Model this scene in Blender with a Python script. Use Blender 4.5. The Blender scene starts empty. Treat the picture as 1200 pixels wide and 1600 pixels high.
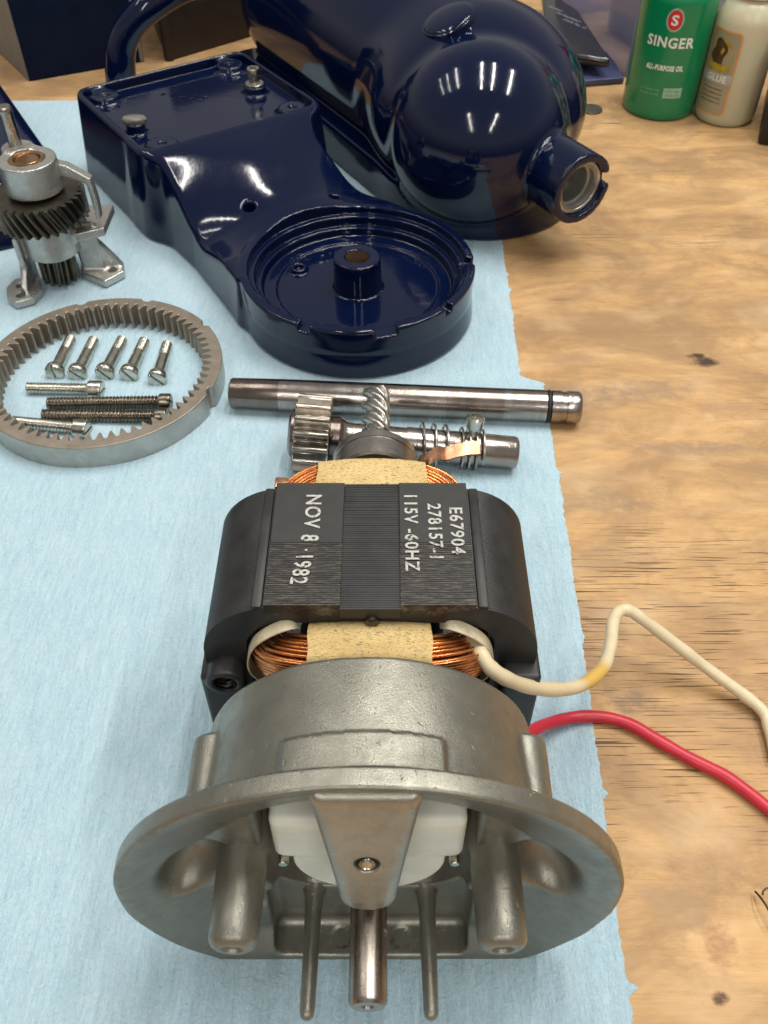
import bpy, bmesh, math, random
import numpy as np
from mathutils import Vector, Matrix
random.seed(7); np.random.seed(7)
R = math.radians
S = 0.01                                  # every length below is in centimetres
scene = bpy.context.scene
COL = scene.collection

# ------------------------------------------------------------ camera, room light, exposure
PITCH, FPX, CH = 47.0, 1400.0, 25.2
cam_d = bpy.data.cameras.new("camera"); cam = bpy.data.objects.new("camera", cam_d); COL.objects.link(cam)
cam.location = (0, 0, CH*S); cam.rotation_euler = (R(90-PITCH), 0, 0)
cam_d.sensor_fit = 'VERTICAL'; cam_d.sensor_height = 36; cam_d.sensor_width = 27; cam_d.lens = 36*FPX/1600
cam_d.clip_start = 0.01; cam_d.clip_end = 50
cam_d.dof.use_dof = True; cam_d.dof.focus_distance = 0.27; cam_d.dof.aperture_fstop = 42
scene.camera = cam

world = bpy.data.worlds.new("World"); scene.world = world; world.use_nodes = True
wn = world.node_tree; bg = wn.nodes["Background"]
tc = wn.nodes.new("ShaderNodeTexCoord"); sx = wn.nodes.new("ShaderNodeSeparateXYZ")
wr = wn.nodes.new("ShaderNodeValToRGB")
wn.links.new(tc.outputs["Generated"], sx.inputs[0]); wn.links.new(sx.outputs[2], wr.inputs[0])
wr.color_ramp.elements[0].position = 0.0; wr.color_ramp.elements[0].color = (0.10, 0.09, 0.08, 1)
wr.color_ramp.elements[1].position = 0.9; wr.color_ramp.elements[1].color = (0.34, 0.33, 0.31, 1)
e = wr.color_ramp.elements.new(0.25); e.color = (0.50, 0.48, 0.44, 1)
e = wr.color_ramp.elements.new(0.45); e.color = (0.42, 0.41, 0.38, 1)
wn.links.new(wr.outputs[0], bg.inputs[0]); bg.inputs[1].default_value = 0.76

def tube_lamp(x, y, z, length, w, power, rz):
    d = bpy.data.lights.new("ceiling_or_fill_tube", 'AREA'); d.shape = 'RECTANGLE'
    d.size = w*S; d.size_y = length*S; d.energy = power; d.color = (1.0, 0.965, 0.90)
    o = bpy.data.objects.new("ceiling_or_fill_tube", d); COL.objects.link(o)
    o.location = (x*S, y*S, z*S); o.rotation_euler = (0, 0, R(rz))
for (x, y, z, L, w, p) in [(-70, 75, 170, 90, 4, 4.0), (-105, 75, 170, 90, 4, 2.8), (-140, 80, 170, 90, 4, 2.4),
                           (5, 60, 165, 110, 4.5, 8), (38, 60, 165, 110, 4.5, 11.5), (95, 55, 165, 110, 5.5, 16),
                           (-45, -115, 120, 120, 4, 8), (50, -115, 120, 120, 4, 10)]:  # last two: unseen fill tubes added behind the camera to brighten the bracket's front
    tube_lamp(x, y, z, L, w, p, -4)
scene.view_settings.view_transform = 'Standard'; scene.view_settings.look = 'None'
scene.view_settings.exposure = 0.0; scene.view_settings.gamma = 1.0

# ------------------------------------------------------------ helpers
_s, _c = math.sin(R(PITCH)), math.cos(R(PITCH))
def at(px, py, z=0.0):                     # the point at height z that lies along a sight line (cm)
    v = (py-800)/FPX; d = _s+_c*v; Z = (CH-z)/d
    return Vector(((px-600)/FPX*Z, Z*(_c-_s*v), z))
def atY(px, py, Y):
    v = (py-800)/FPX; Z = Y/(_c-_s*v)
    return Vector(((px-600)/FPX*Z, Y, CH-Z*(_s+_c*v)))

def obj(name, mesh, mat=None, parent=None, kind=None, label=None):
    o = bpy.data.objects.new(name, mesh); COL.objects.link(o)
    if mat is not None and len(mesh.materials) == 0: mesh.materials.append(mat)
    if parent is not None: o.parent = parent
    if kind: o["kind"] = kind
    if label: o["label"] = label
    return o
def thing(name, label, cat, loc=(0, 0, 0), rot=(0, 0, 0), group=None):
    o = bpy.data.objects.new(name, None); COL.objects.link(o); o.empty_display_size = 0.01
    o.location = Vector(loc)*S; o.rotation_euler = rot
    return tag(o, label, cat, group)
def tag(o, label, cat, group=None):
    o["label"] = label; o["category"] = cat
    if group: o["group"] = group
    return o
def mesh_of(name, V, F, angle=35, normals=None):
    me = bpy.data.meshes.new(name)
    V = np.asarray(V, dtype=float)*S
    me.from_pydata(V.tolist() if len(V) < 3000 else V, [], F if isinstance(F, list) else F.tolist())
    me.polygons.foreach_set("use_smooth", [True]*len(me.polygons))
    if angle is not None: me.set_sharp_from_angle(angle=R(angle))
    me.update()
    if normals is not None: me.normals_split_custom_set_from_vertices(normals.tolist())
    return me

class MB:
    def __init__(s): s.V = []; s.F = []
    def add(s, V, F, M=None):
        b = len(s.V)
        for v in V:
            v = Vector(v)
            s.V.append(tuple(M @ v) if M is not None else tuple(v))
        s.F += [tuple(b+i for i in f) for f in F]; return s
    def lathe(s, prof, n=48, M=None, cap=True, rfun=None):
        V = []; F = []
        for (r, h) in prof:
            for k in range(n):
                a = 2*math.pi*k/n; rr = r if rfun is None else rfun(r, h, a)
                V.append((rr*math.cos(a), rr*math.sin(a), h))
        m = len(prof)
        for i in range(m-1):
            for k in range(n):
                k2 = (k+1) % n
                F.append((i*n+k, i*n+k2, (i+1)*n+k2, (i+1)*n+k))
        if cap:
            F.append(tuple(range(n-1, -1, -1))); F.append(tuple((m-1)*n+k for k in range(n)))
        return s.add(V, F, M)
    def tube(s, path, r, n=10, M=None, cap=True, closed=False):
        P = [Vector(p) for p in path]; m = len(P); V = []; F = []
        rs = r if isinstance(r, (list, tuple)) else [r]*m
        up = None
        for i in range(m):
            t = (P[min(i+1, m-1)]-P[max(i-1, 0)]).normalized()
            if up is None:
                up = Vector((0, 0, 1)) if abs(t.z) < .9 else Vector((1, 0, 0))
            a = (up-t*up.dot(t)).normalized(); up = a; b = t.cross(a)
            for k in range(n):
                q = 2*math.pi*k/n; V.append(P[i]+(a*math.cos(q)+b*math.sin(q))*rs[i])
        for i in range(m-1):
            for k in range(n):
                k2 = (k+1) % n; F.append((i*n+k, i*n+k2, (i+1)*n+k2, (i+1)*n+k))
        if cap:
            F.append(tuple(range(n-1, -1, -1))); F.append(tuple((m-1)*n+k for k in range(n)))
        return s.add(V, F, M)
    def ring(s, outer, inner, h0, h1, nz=1, tw_o=0.0, tw_i=0.0, M=None, ridge=None):
        """solid between two closed loops of equal length, extruded along z"""
        n = len(outer); V = []; F = []
        def rot(p, a): c, q = math.cos(a), math.sin(a); return (p[0]*c-p[1]*q, p[0]*q+p[1]*c)
        for L, tw in ((outer, tw_o), (inner, tw_i)):
            for j in range(nz+1):
                f = j/nz; h = h0+(h1-h0)*f; k = 1.0 if ridge is None or L is inner else ridge(j)
                for p in L:
                    q = rot(p, tw*f); V.append((q[0]*k, q[1]*k, h))
        off = (nz+1)*n
        for j in range(nz):
            for k in range(n):
                k2 = (k+1) % n
                F.append((j*n+k, j*n+k2, (j+1)*n+k2, (j+1)*n+k))
                F.append((off+j*n+k2, off+j*n+k, off+(j+1)*n+k, off+(j+1)*n+k2))
        for k in range(n):
            k2 = (k+1) % n
            F.append((k2, k, off+k, off+k2)); F.append((nz*n+k, nz*n+k2, off+nz*n+k2, off+nz*n+k))
        return s.add(V, F, M)
    def box(s, c, d, M=None, bev=0.0, seg=2):
        bm = bmesh.new(); bmesh.ops.create_cube(bm, size=1.0)
        for v in bm.verts: v.co = Vector((v.co.x*d[0]+c[0], v.co.y*d[1]+c[1], v.co.z*d[2]+c[2]))
        if bev: bmesh.ops.bevel(bm, geom=list(bm.edges), offset=bev, segments=seg, affect='EDGES', profile=.5)
        bm.verts.index_update()
        s.add([v.co.copy() for v in bm.verts], [tuple(v.index for v in f.verts) for f in bm.faces], M); bm.free(); return s
    def prism(s, poly, h0, h1, M=None):
        n = len(poly); V = [(p[0], p[1], h0) for p in poly]+[(p[0], p[1], h1) for p in poly]
        F = [tuple(range(n-1, -1, -1)), tuple(range(n, 2*n))]+[(k, (k+1) % n, n+(k+1) % n, n+k) for k in range(n)]
        return s.add(V, F, M)
    def mesh(s, name, angle=35): return mesh_of(name, s.V, s.F, angle)
    def build(s, name, mat, parent=None, angle=35, **k): return obj(name, s.mesh(name, angle), mat, parent, **k)

def frame(p0, p1, up=(0, 0, 1)):           # z axis from p0 to p1
    p0 = Vector(p0); z = (Vector(p1)-p0).normalized(); u = Vector(up)
    if abs(z.dot(u)) > .98: u = Vector((0, 1, 0))
    x = u.cross(z).normalized(); y = z.cross(x)
    M = Matrix((x, y, z)).transposed().to_4x4(); M.translation = p0; return M
def smooth_path(P, n=8):                   # Catmull-Rom
    P = [Vector(p) for p in P]; out = []
    for i in range(len(P)-1):
        a = P[max(i-1, 0)]; b = P[i]; c = P[i+1]; d = P[min(i+2, len(P)-1)]
        for k in range(n):
            t = k/n; out.append(.5*((2*b)+(c-a)*t+(2*a-5*b+4*c-d)*t*t+(3*b-a-3*c+d)*t**3))
    out.append(P[-1]); return out
def circ(r, n, a0=0.0): return [(r*math.cos(a0+2*math.pi*k/n), r*math.sin(a0+2*math.pi*k/n)) for k in range(n)]

# ---- signed distance shapes and their surface
def smin(a, b, k): h = np.clip(.5+.5*(b-a)/k, 0, 1); return b*(1-h)+a*h-k*h*(1-h)
def smax(a, b, k): return -smin(-a, -b, k)
def d_sphere(p, c, r): return np.sqrt((p[0]-c[0])**2+(p[1]-c[1])**2+(p[2]-c[2])**2)-r
def d_ell(p, c, r):
    q = [(p[i]-c[i])/r[i] for i in range(3)]; k0 = np.sqrt(q[0]**2+q[1]**2+q[2]**2)
    k1 = np.sqrt((q[0]/r[0])**2+(q[1]/r[1])**2+(q[2]/r[2])**2)+1e-9
    return k0*(k0-1)/k1
def d_box(p, c, h, r=0.0):
    q = [np.abs(p[i]-c[i])-(h[i]-r) for i in range(3)]
    o = np.sqrt(sum(np.maximum(k, 0)**2 for k in q)); return o+np.minimum(np.maximum(q[0], np.maximum(q[1], q[2])), 0)-r
def d_caps(p, a, b, r0, r1=None):
    a = np.array(a, float); b = np.array(b, float); ab = b-a; L = (ab**2).sum()
    t = np.clip(sum((p[i]-a[i])*ab[i] for i in range(3))/L, 0, 1)
    d = np.sqrt(sum((p[i]-a[i]-ab[i]*t)**2 for i in range(3)))
    return d-(r0 if r1 is None else r0+(r1-r0)*t)
def d_cyl(p, a, b, r, rd=0.0):             # capped cylinder a->b
    a = np.array(a, float); b = np.array(b, float); ab = b-a; L = math.sqrt((ab**2).sum()); u = ab/L
    t = sum((p[i]-a[i])*u[i] for i in range(3)); q2 = sum((p[i]-a[i]-u[i]*t)**2 for i in range(3))
    q = np.sqrt(np.maximum(q2, 0))-(r-rd); h = np.abs(t-L/2)-(L/2-rd)
    return np.sqrt(np.maximum(q, 0)**2+np.maximum(h, 0)**2)+np.minimum(np.maximum(q, h), 0)-rd
def d_poly(x, y, poly):
    d = np.full_like(x, 1e9); s = np.ones_like(x); n = len(poly)
    for i in range(n):
        ax, ay = poly[i]; bx, by = poly[i-1]; ex, ey = bx-ax, by-ay; wx, wy = x-ax, y-ay
        t = np.clip((wx*ex+wy*ey)/(ex*ex+ey*ey), 0, 1)
        d = np.minimum(d, (wx-ex*t)**2+(wy-ey*t)**2)
        c1 = y >= ay; c2 = y < by; c3 = ex*wy > ey*wx
        f = (c1 & c2 & c3) | (~c1 & ~c2 & ~c3); s = np.where(f, -s, s)
    return s*np.sqrt(d)
def sdf_mesh(name, fn, lo, hi, h):
    lo = np.array(lo, float); n = [int(math.ceil((hi[i]-lo[i])/h))+1 for i in range(3)]
    ax = [lo[i]+h*np.arange(n[i]) for i in range(3)]
    G = np.meshgrid(*ax, indexing='ij'); Fv = fn(G).astype(np.float32); del G
    ins = Fv < 0
    c = [k-1 for k in n]
    acc = np.zeros((*c, 3), np.float32); cnt = np.zeros(c, np.float32)
    for a in range(3):
        o = [i for i in range(3) if i != a]
        sl0 = [slice(None)]*3; sl1 = [slice(None)]*3; sl0[a] = slice(0, -1); sl1[a] = slice(1, None)
        f0 = Fv[tuple(sl0)]; f1 = Fv[tuple(sl1)]
        cr = (f0 < 0) != (f1 < 0); t = np.where(cr, f0/np.where(cr, f0-f1, 1), 0)
        for i in (0, 1):
            for j in (0, 1):
                s = [slice(None)]*3; s[o[0]] = slice(i, i+c[o[0]]); s[o[1]] = slice(j, j+c[o[1]])
                m = cr[tuple(s)]; cnt += m
                acc[..., a] += np.where(m, t[tuple(s)], 0); acc[..., o[0]] += m*i; acc[..., o[1]] += m*j
    act = cnt > 0; idx = np.full(c, -1, np.int64); idx[act] = np.arange(act.sum())
    cell = np.argwhere(act); V = lo+h*(cell+acc[act]/cnt[act][:, None])
    Q = []
    for a in range(3):
        o = [(a+1) % 3, (a+2) % 3]
        sl0 = [slice(None)]*3; sl1 = [slice(None)]*3; sl0[a] = slice(0, -1); sl1[a] = slice(1, None)
        i0 = ins[tuple(sl0)]; i1 = ins[tuple(sl1)]; cr = np.argwhere(i0 != i1)
        ok = (cr[:, o[0]] > 0) & (cr[:, o[1]] > 0) & (cr[:, o[0]] < n[o[0]]-1) & (cr[:, o[1]] < n[o[1]]-1); cr = cr[ok]
        def g(di, dj):
            q = cr.copy(); q[:, o[0]] -= di; q[:, o[1]] -= dj; return idx[q[:, 0], q[:, 1], q[:, 2]]
        q = np.stack([g(1, 1), g(0, 1), g(0, 0), g(1, 0)], 1)
        fl = ~i0[cr[:, 0], cr[:, 1], cr[:, 2]]; q[fl] = q[fl][:, ::-1]; Q.append(q)
    Q = np.concatenate(Q)
    def grad(V):
        e = h*.3; g = np.zeros_like(V)
        for i in range(3):
            A = V.copy(); B = V.copy(); A[:, i] += e; B[:, i] -= e
            g[:, i] = (fn(A.T)-fn(B.T))/(2*e)
        return g
    V = V.astype(float)
    for _ in range(2):
        f = fn(V.T); g = grad(V); st = (f/np.maximum((g**2).sum(1), .2))[:, None]*g
        ln = np.sqrt((st**2).sum(1))[:, None]; st *= np.minimum(1, h*.5/np.maximum(ln, 1e-9)); V -= st
    g = grad(V); g /= np.maximum(np.sqrt((g**2).sum(1)), 1e-9)[:, None]
    return mesh_of(name, V, Q, None, normals=g)

# ------------------------------------------------------------ materials
class NT:
    def __init__(s, name):
        s.m = bpy.data.materials.new(name); s.m.use_nodes = True; s.t = s.m.node_tree
        s.b = s.t.nodes["Principled BSDF"]; s.co = None
    def n(s, t, **k):
        x = s.t.nodes.new(t)
        for a, b in k.items(): setattr(x, a, b)
        return x
    def l(s, a, b): s.t.links.new(a, b)
    def coord(s, sc=(1, 1, 1), rot=(0, 0, 0), loc=(0, 0, 0)):   # object coordinates in centimetres
        if s.co is None: s.co = s.n("ShaderNodeTexCoord")
        m = s.n("ShaderNodeMapping"); m.inputs["Scale"].default_value = [k*100 for k in sc]
        m.inputs["Rotation"].default_value = rot; m.inputs["Location"].default_value = loc
        s.l(s.co.outputs["Object"], m.inputs[0]); return m.outputs[0]
    def noise(s, sc=(1, 1, 1), scale=1.0, detail=3.0, rough=.55, dist=0.0, rot=(0, 0, 0), loc=(0, 0, 0), vec=None):
        x = s.n("ShaderNodeTexNoise"); x.inputs["Scale"].default_value = scale; x.inputs["Detail"].default_value = detail
        x.inputs["Roughness"].default_value = rough; x.inputs["Distortion"].default_value = dist
        s.l(vec if vec is not None else s.coord(sc, rot, loc), x.inputs["Vector"]); return x.outputs["Fac"]
    def ramp(s, f, stops, interp='LINEAR'):
        x = s.n("ShaderNodeValToRGB"); x.color_ramp.interpolation = interp; el = x.color_ramp.elements
        while len(el) < len(stops): el.new(.5)
        for e_, (p, c) in zip(el, stops):
            e_.position = p; e_.color = (*c, 1) if isinstance(c, tuple) else (c, c, c, 1)
        s.l(f, x.inputs[0]); return x.outputs[0]
    def mix(s, f, a, b, mode='MIX'):
        x = s.n("ShaderNodeMix", data_type='RGBA', blend_type=mode)
        for ix, v in ((0, f), (6, a), (7, b)):
            sock = x.inputs[ix]
            if isinstance(v, (int, float)): sock.default_value = v if ix == 0 else (v, v, v, 1)
            elif isinstance(v, tuple): sock.default_value = (*v, 1)
            else: s.l(v, sock)
        return x.outputs[2]
    def math(s, op, a, b=None, clamp=False):
        x = s.n("ShaderNodeMath", operation=op, use_clamp=clamp)
        for i, v in enumerate((a, b)):
            if v is None: continue
            if isinstance(v, (int, float)): x.inputs[i].default_value = v
            else: s.l(v, x.inputs[i])
        return x.outputs[0]
    def set(s, **k):
        nm = dict(color="Base Color", rough="Roughness", metal="Metallic", coat="Coat Weight", coatr="Coat Roughness",
                  trans="Transmission Weight", ior="IOR", sss="Subsurface Weight", alpha="Alpha", spec="Specular IOR Level", aniso="Anisotropic", sheen="Sheen Weight")
        for a, v in k.items():
            so = s.b.inputs[nm[a]]
            if isinstance(v, tuple): so.default_value = (*v, 1)
            elif isinstance(v, (int, float)): so.default_value = v
            else: s.l(v, so)
        return s
    def bump(s, f, dist, strength=1.0):        # dist in cm
        x = s.n("ShaderNodeBump"); x.inputs["Distance"].default_value = dist*S; x.inputs["Strength"].default_value = strength
        s.l(f, x.inputs["Height"])
        if getattr(s, "last", None) is not None: s.l(s.last, x.inputs["Normal"])
        s.last = x.outputs[0]; s.l(x.outputs[0], s.b.inputs["Normal"]); return s

def spot(t, x, y, rx, ry, warp):               # soft-edged mark of its own shape on the bench (object x,y in cm)
    v = t.coord((1, 1, 1)); sp = t.n("ShaderNodeSeparateXYZ"); t.l(v, sp.inputs[0])
    a = t.math('DIVIDE', t.math('SUBTRACT', sp.outputs[0], x), rx); b = t.math('DIVIDE', t.math('SUBTRACT', sp.outputs[1], y), ry)
    d = t.math('ADD', t.math('MULTIPLY', a, a), t.math('MULTIPLY', b, b)); d = t.math('ADD', d, t.math('MULTIPLY', t.math('SUBTRACT', warp, .5), 3.4))
    return t.math('SUBTRACT', 1.0, d, clamp=True)

def m_wood():
    t = NT("plywood")
    g1 = t.noise((.13, .42, 1), 1.0, 10, .70, 1.3); g2 = t.noise((.25, 6, 1), 1.0, 4, .6, .2)
    g3 = t.noise((1.0, 28, 1), 1.0, 3, .6, .1)
    bl = t.noise((.14, .22, 1), 1.0, 7, .68, 1.0, loc=(3, 7, 0)); bl2 = t.noise((.45, .60, 1), 1.0, 6, .72, .7)
    c = t.ramp(g1, [(.28, (.27, .142, .053)), (.43, (.43, .242, .090)), (.56, (.545, .320, .122)), (.72, (.655, .42, .180))])
    c = t.mix(.16, c, t.ramp(g2, [(.3, (.38, .22, .11)), (.7, (.66, .45, .24))]))
    c = t.mix(t.ramp(t.noise((2.2, 9, 1), 1.0, 4, .75, .5), [(.60, 0.0), (.75, .35)]), c, (.24, .14, .075))
    c = t.mix(.14, c, t.ramp(g3, [(.3, (.34, .20, .10)), (.65, (.72, .5, .29))]))
    c = t.mix(t.ramp(bl, [(.43, 0.0), (.62, .75)]), c, (.29, .175, .09))
    c = t.mix(t.ramp(bl2, [(.50, 0.0), (.72, .55)]), c, (.27, .165, .085))
    c = t.mix(t.ramp(t.noise((.3, .5, 1), 1, 3, .5, loc=(9, 1, 0)), [(.52, 0.0), (.75, .35)]), c, (.74, .53, .31))
    # checks: short dark splits along the grain
    ck = t.noise((.38, 15.0, 1), 1.0, 2, .5, .2, loc=(1, 4, 0)); ckm = t.noise((.13, .22, 1), 1.0, 2, .5, loc=(5, 0, 0))
    pz_ = at(1010, 1060); pz2 = at(1010, 905); w0 = t.noise((1, 1, 1), .5, 3, .6)
    zone = t.math('MAXIMUM', t.math('MULTIPLY', spot(t, pz_.x, pz_.y, 7.5, 5.0, w0), 1.6), t.math('MULTIPLY', spot(t, pz2.x, pz2.y, 9, 2.5, w0), 1.3))
    zone = t.math('MAXIMUM', t.math('MINIMUM', zone, 1.0), t.ramp(ckm, [(.60, 0.0), (.68, .8)]))
    crack = t.math('MULTIPLY', t.ramp(ck, [(.60, 0.0), (.655, 1.0)]), zone)
    c = t.mix(crack, c, (.10, .055, .03))
    w = t.noise((1, 1.4, 1), 1.6, 4, .7)
    for (px, py, rx, ry, col, k) in [(1100, 565, .75, .45, (.06, .03, .015), .95), (1088, 556, .5, .25, (.07, .03, .015), .9),
                                     (985, 1095, 1.0, .55, (.20, .13, .09), .6), (905, 620, 2.6, 1.0, (.24, .17, .12), .5), (1010, 610, 2.4, .8, (.27, .19, .13), .5),
                                     (1125, 1475, .45, .8, (.33, .15, .07), .55), (940, 785, 1.6, 1.0, (.28, .19, .11), .5),
                                     (1080, 700, 3.5, .5, (.28, .19, .12), .55), (1060, 1420, 1.2, .8, (.33, .21, .12), .45), (960, 870, 2.2, .9, (.30, .19, .11), .4), (1150, 640, 2.5, .7, (.34, .21, .12), .4), (900, 560, 1.6, .5, (.34, .22, .13), .4), (995, 790, .9, .35, (.26, .17, .10), .5), (1040, 300, 3, .9, (.42, .26, .13), .35), (1125, 1560, .25, .2, (.12, .06, .03), .8)]:
        p = at(px, py); m = spot(t, p.x, p.y, rx, ry, w); c = t.mix(t.math('MULTIPLY', m, min(1, k*1.25)), c, col)
    t.set(color=c, rough=t.ramp(bl2, [(.3, .48), (.7, .66)]), spec=.35)
    t.bump(g3, .012, .5).bump(g1, .02, .5).bump(t.math('SUBTRACT', 1.0, crack), .05, .6); return t.m
def m_towel():
    t = NT("blue_paper")
    f1 = t.noise((4.5, .8, 1), 1.0, 6, .68, .5); f2 = t.noise((9, 9, 1), 1.0, 5, .7, 1.0); f3 = t.noise((.35, .3, 1), 1.0, 4, .6)
    f4 = t.noise((9, 1.6, 1), 1.0, 5, .7, 1.4, rot=(0, 0, .25))
    c = t.mix(t.ramp(f2, [(.3, 0.0), (.7, 1.0)]), (.33, .515, .635), (.46, .625, .71))
    c = t.mix(t.ramp(f1, [(.36, .0), (.70, .55)]), c, (.56, .70, .765))
    c = t.mix(t.ramp(f4, [(.62, .0), (.78, .5)]), c, (.23, .40, .56))
    c = t.mix(t.ramp(f3, [(.45, .0), (.75, .45)]), c, (.52, .68, .74))
    t.set(color=c, rough=.92, spec=.15, sheen=.2)
    em = t.noise((2.2, 2.6, 1), 1.0, 3, .5, 2.0); og = t.noise((.22, .3, 1), 1.0, 5, .75, .6, loc=(6, 3, 0))
    t.set(color=t.mix(t.ramp(og, [(.60, .0), (.78, .35)]), c, (.33, .42, .44)))
    t.bump(f1, .06, .9).bump(f4, .05, .9).bump(f2, .035, .9).bump(em, .06, .6); return t.m
def m_paint(name, col=(.0013, .0047, .026), r=.10, peel=1.0):
    t = NT(name); n = t.noise((1, 1, 1), 5.5, 2, .5); d = t.noise((1, 1, 1), .6, 4, .6); sp = t.noise((1, 1, 1), 14, 2, .5)
    c = t.mix(t.ramp(sp, [(.76, 0.0), (.80, .25)]), col, (.10, .11, .14))
    t.set(color=c, rough=t.ramp(d, [(.3, r), (.75, r+.07)]), coat=.12, coatr=.02, spec=.48, ior=1.45)
    t.bump(n, .004*peel, .5).bump(d, .02*peel, .35); return t.m
def m_cast(name, c0=(.20, .195, .165), c1=(.31, .30, .255), rough=(.27, .46), stain=(.13, .095, .06), metal=.78):
    t = NT(name); a = t.noise((1, 1, 1), .55, 5, .6, .5); b = t.noise((1, 1, 1), 3.2, 4, .6); f = t.noise((1, 1, 1), 26, 3, .6)
    st = t.noise((1, 1, 1), 1.1, 5, .72, .6, loc=(4, 2, 8))
    c = t.mix(t.ramp(a, [(.25, 0.0), (.78, 1.0)]), c0, c1)
    c = t.mix(t.ramp(b, [(.42, 0.0), (.75, .22)]), c, tuple(k*.6 for k in c0))
    c = t.mix(t.ramp(st, [(.60, 0.0), (.80, .6)]), c, stain)
    c = t.mix(t.ramp(f, [(.66, 0.0), (.74, .3)]), c, (.62, .60, .54))
    t.set(color=c, metal=metal, rough=t.ramp(b, [(.3, rough[0]), (.72, rough[1])]))
    nk = t.noise((1, 1, 1), 7, 2, .6, .8)
    t.bump(f, .010, .7).bump(b, .012, .5).bump(t.ramp(nk, [(.26, 0.0), (.32, 1.0)]), .02, .5); return t.m
def m_steel(name, col=(.50, .48, .45), r=.22, axis=2, bands=None, metal=1.0):
    t = NT(name); sc = [2.0, 2.0, 2.0]; sc[axis] = 60
    a = t.noise(tuple(sc), 1.0, 2, .5); b = t.noise((1, 1, 1), 1.2, 5, .65, .4); sc2 = [.01]*3; sc2[axis] = 1.0
    k = t.noise(tuple(sc2), 1.3, 3, .7)
    c = t.mix(t.ramp(b, [(.35, 0.0), (.75, .55)]), col, tuple(q*.55 for q in col))
    c = t.mix(t.ramp(k, [(.40, 0.0), (.52, .38)], 'EASE'), c, (col[0]*.55, col[1]*.45, col[2]*.38))
    if bands:
        v = t.coord(); sp = t.n("ShaderNodeSeparateXYZ"); t.l(v, sp.inputs[0])
        for (lo_, hi_, cc, kk) in bands:
            m = t.math('MULTIPLY', t.math('GREATER_THAN', sp.outputs[axis], lo_), t.math('LESS_THAN', sp.outputs[axis], hi_))
            c = t.mix(t.math('MULTIPLY', m, kk), c, cc)
    t.set(color=c, metal=metal, rough=t.ramp(b, [(.3, r), (.75, r+.16)]), aniso=.35); t.bump(a, .003, .6).bump(b, .006, .3); return t.m
def m_plain(name, col, rough=.5, metal=0.0, var=.25, sc=2.0, bump=.01, **k):
    t = NT(name); a = t.noise((1, 1, 1), sc, 5, .65, .3)
    c = t.mix(t.ramp(a, [(.35, 0.0), (.72, 1.0)]), col, tuple(q*(1-var) for q in col))
    t.set(color=c, rough=rough, metal=metal, **k); t.bump(a, bump, .6); return t.m

def m_tape():
    t = NT("insulating_paper"); a = t.noise((3, 14, 3), 1.0, 4, .7, 1.5); b = t.noise((1, 1, 1), .9, 4, .6); d = t.noise((5, 16, 5), 1.0, 5, .8, 2.5, loc=(3, 1, 2))
    c = t.mix(t.ramp(b, [(.35, 0.0), (.7, 1.0)]), (.70, .52, .24), (.56, .39, .16))
    c = t.mix(t.ramp(a, [(.45, 0.0), (.7, .35)]), c, (.44, .32, .16))
    c = t.mix(t.ramp(d, [(.55, 0.0), (.585, .95)]), c, (.08, .06, .035))
    t.set(color=c, rough=.8, spec=.25); t.bump(a, .02, .7); return t.m
def m_black():
    t = NT("black_enamel"); a = t.noise((1, 1, 1), 1.1, 4, .6); b = t.noise((3, 40, 3), 1.0, 4, .75, .5); f = t.noise((1, 1, 1), 20, 2, .6)
    c = t.mix(t.ramp(a, [(.3, 0.0), (.7, 1.0)]), (.014, .014, .015), (.030, .029, .028))
    c = t.mix(t.ramp(b, [(.66, 0.0), (.74, .5)]), c, (.16, .15, .13))
    t.set(color=c, rough=t.ramp(a, [(.3, .36), (.7, .52)]), spec=.45); t.bump(f, .003, .5); return t.m
def m_lamwear():
    t = NT("scraped_laminations"); b = t.noise((2.2, 34, 3), 1.0, 5, .75, .3); a = t.noise((1, 1, 1), .9, 3, .6)
    c = t.mix(t.ramp(b, [(.50, 0.0), (.64, .6), (.80, .9)]), (.022, .021, .020), (.21, .18, .15))
    t.set(color=c, rough=.42, metal=.25); t.bump(b, .01, .5); return t.m
def m_ink():
    t = NT("worn_white_ink"); b = t.noise((6, 9, 3), 1.0, 4, .75, .6)
    t.set(color=t.mix(t.ramp(b, [(.38, 0.0), (.46, 1.0)]), (.05, .05, .048), (.47, .46, .43)), rough=.7); return t.m
def m_copper():
    t = NT("enamelled_copper"); b = t.noise((1, 1, 1), 2.5, 4, .7); 
    c = t.mix(t.ramp(b, [(.3, 0.0), (.72, 1.0)]), (.88, .36, .10), (.48, .15, .045))
    t.set(color=c, metal=.85, rough=.26, coat=.5, coatr=.1); return t.m
def m_ring():
    t = NT("brown_worn_steel"); sp = t.n("ShaderNodeSeparateXYZ"); g = t.n("ShaderNodeNewGeometry"); t.l(g.outputs["Normal"], sp.inputs[0])
    a = t.noise((1, 1, 1), 1.3, 5, .65, .6); f = t.noise((1, 1, 1), 18, 3, .6)
    br = t.mix(t.ramp(a, [(.3, 0.0), (.72, 1.0)]), (.40, .34, .275), (.28, .235, .19))
    gr = t.mix(t.ramp(a, [(.3, 0.0), (.72, 1.0)]), (.50, .50, .47), (.36, .35, .32))
    v = t.coord(); s2 = t.n("ShaderNodeSeparateXYZ"); t.l(v, s2.inputs[0])
    rad = t.math('SQRT', t.math('ADD', t.math('MULTIPLY', s2.outputs[0], s2.outputs[0]), t.math('MULTIPLY', s2.outputs[1], s2.outputs[1])))
    outer = t.math('MULTIPLY', t.math('GREATER_THAN', rad, 5.08), t.math('LESS_THAN', s2.outputs[2], 1.03))
    t.set(color=t.mix(outer, br, gr), metal=.75, rough=t.ramp(f, [(.3, .33), (.7, .5)])); t.bump(f, .005, .5).bump(a, .01, .4); return t.m
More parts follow.
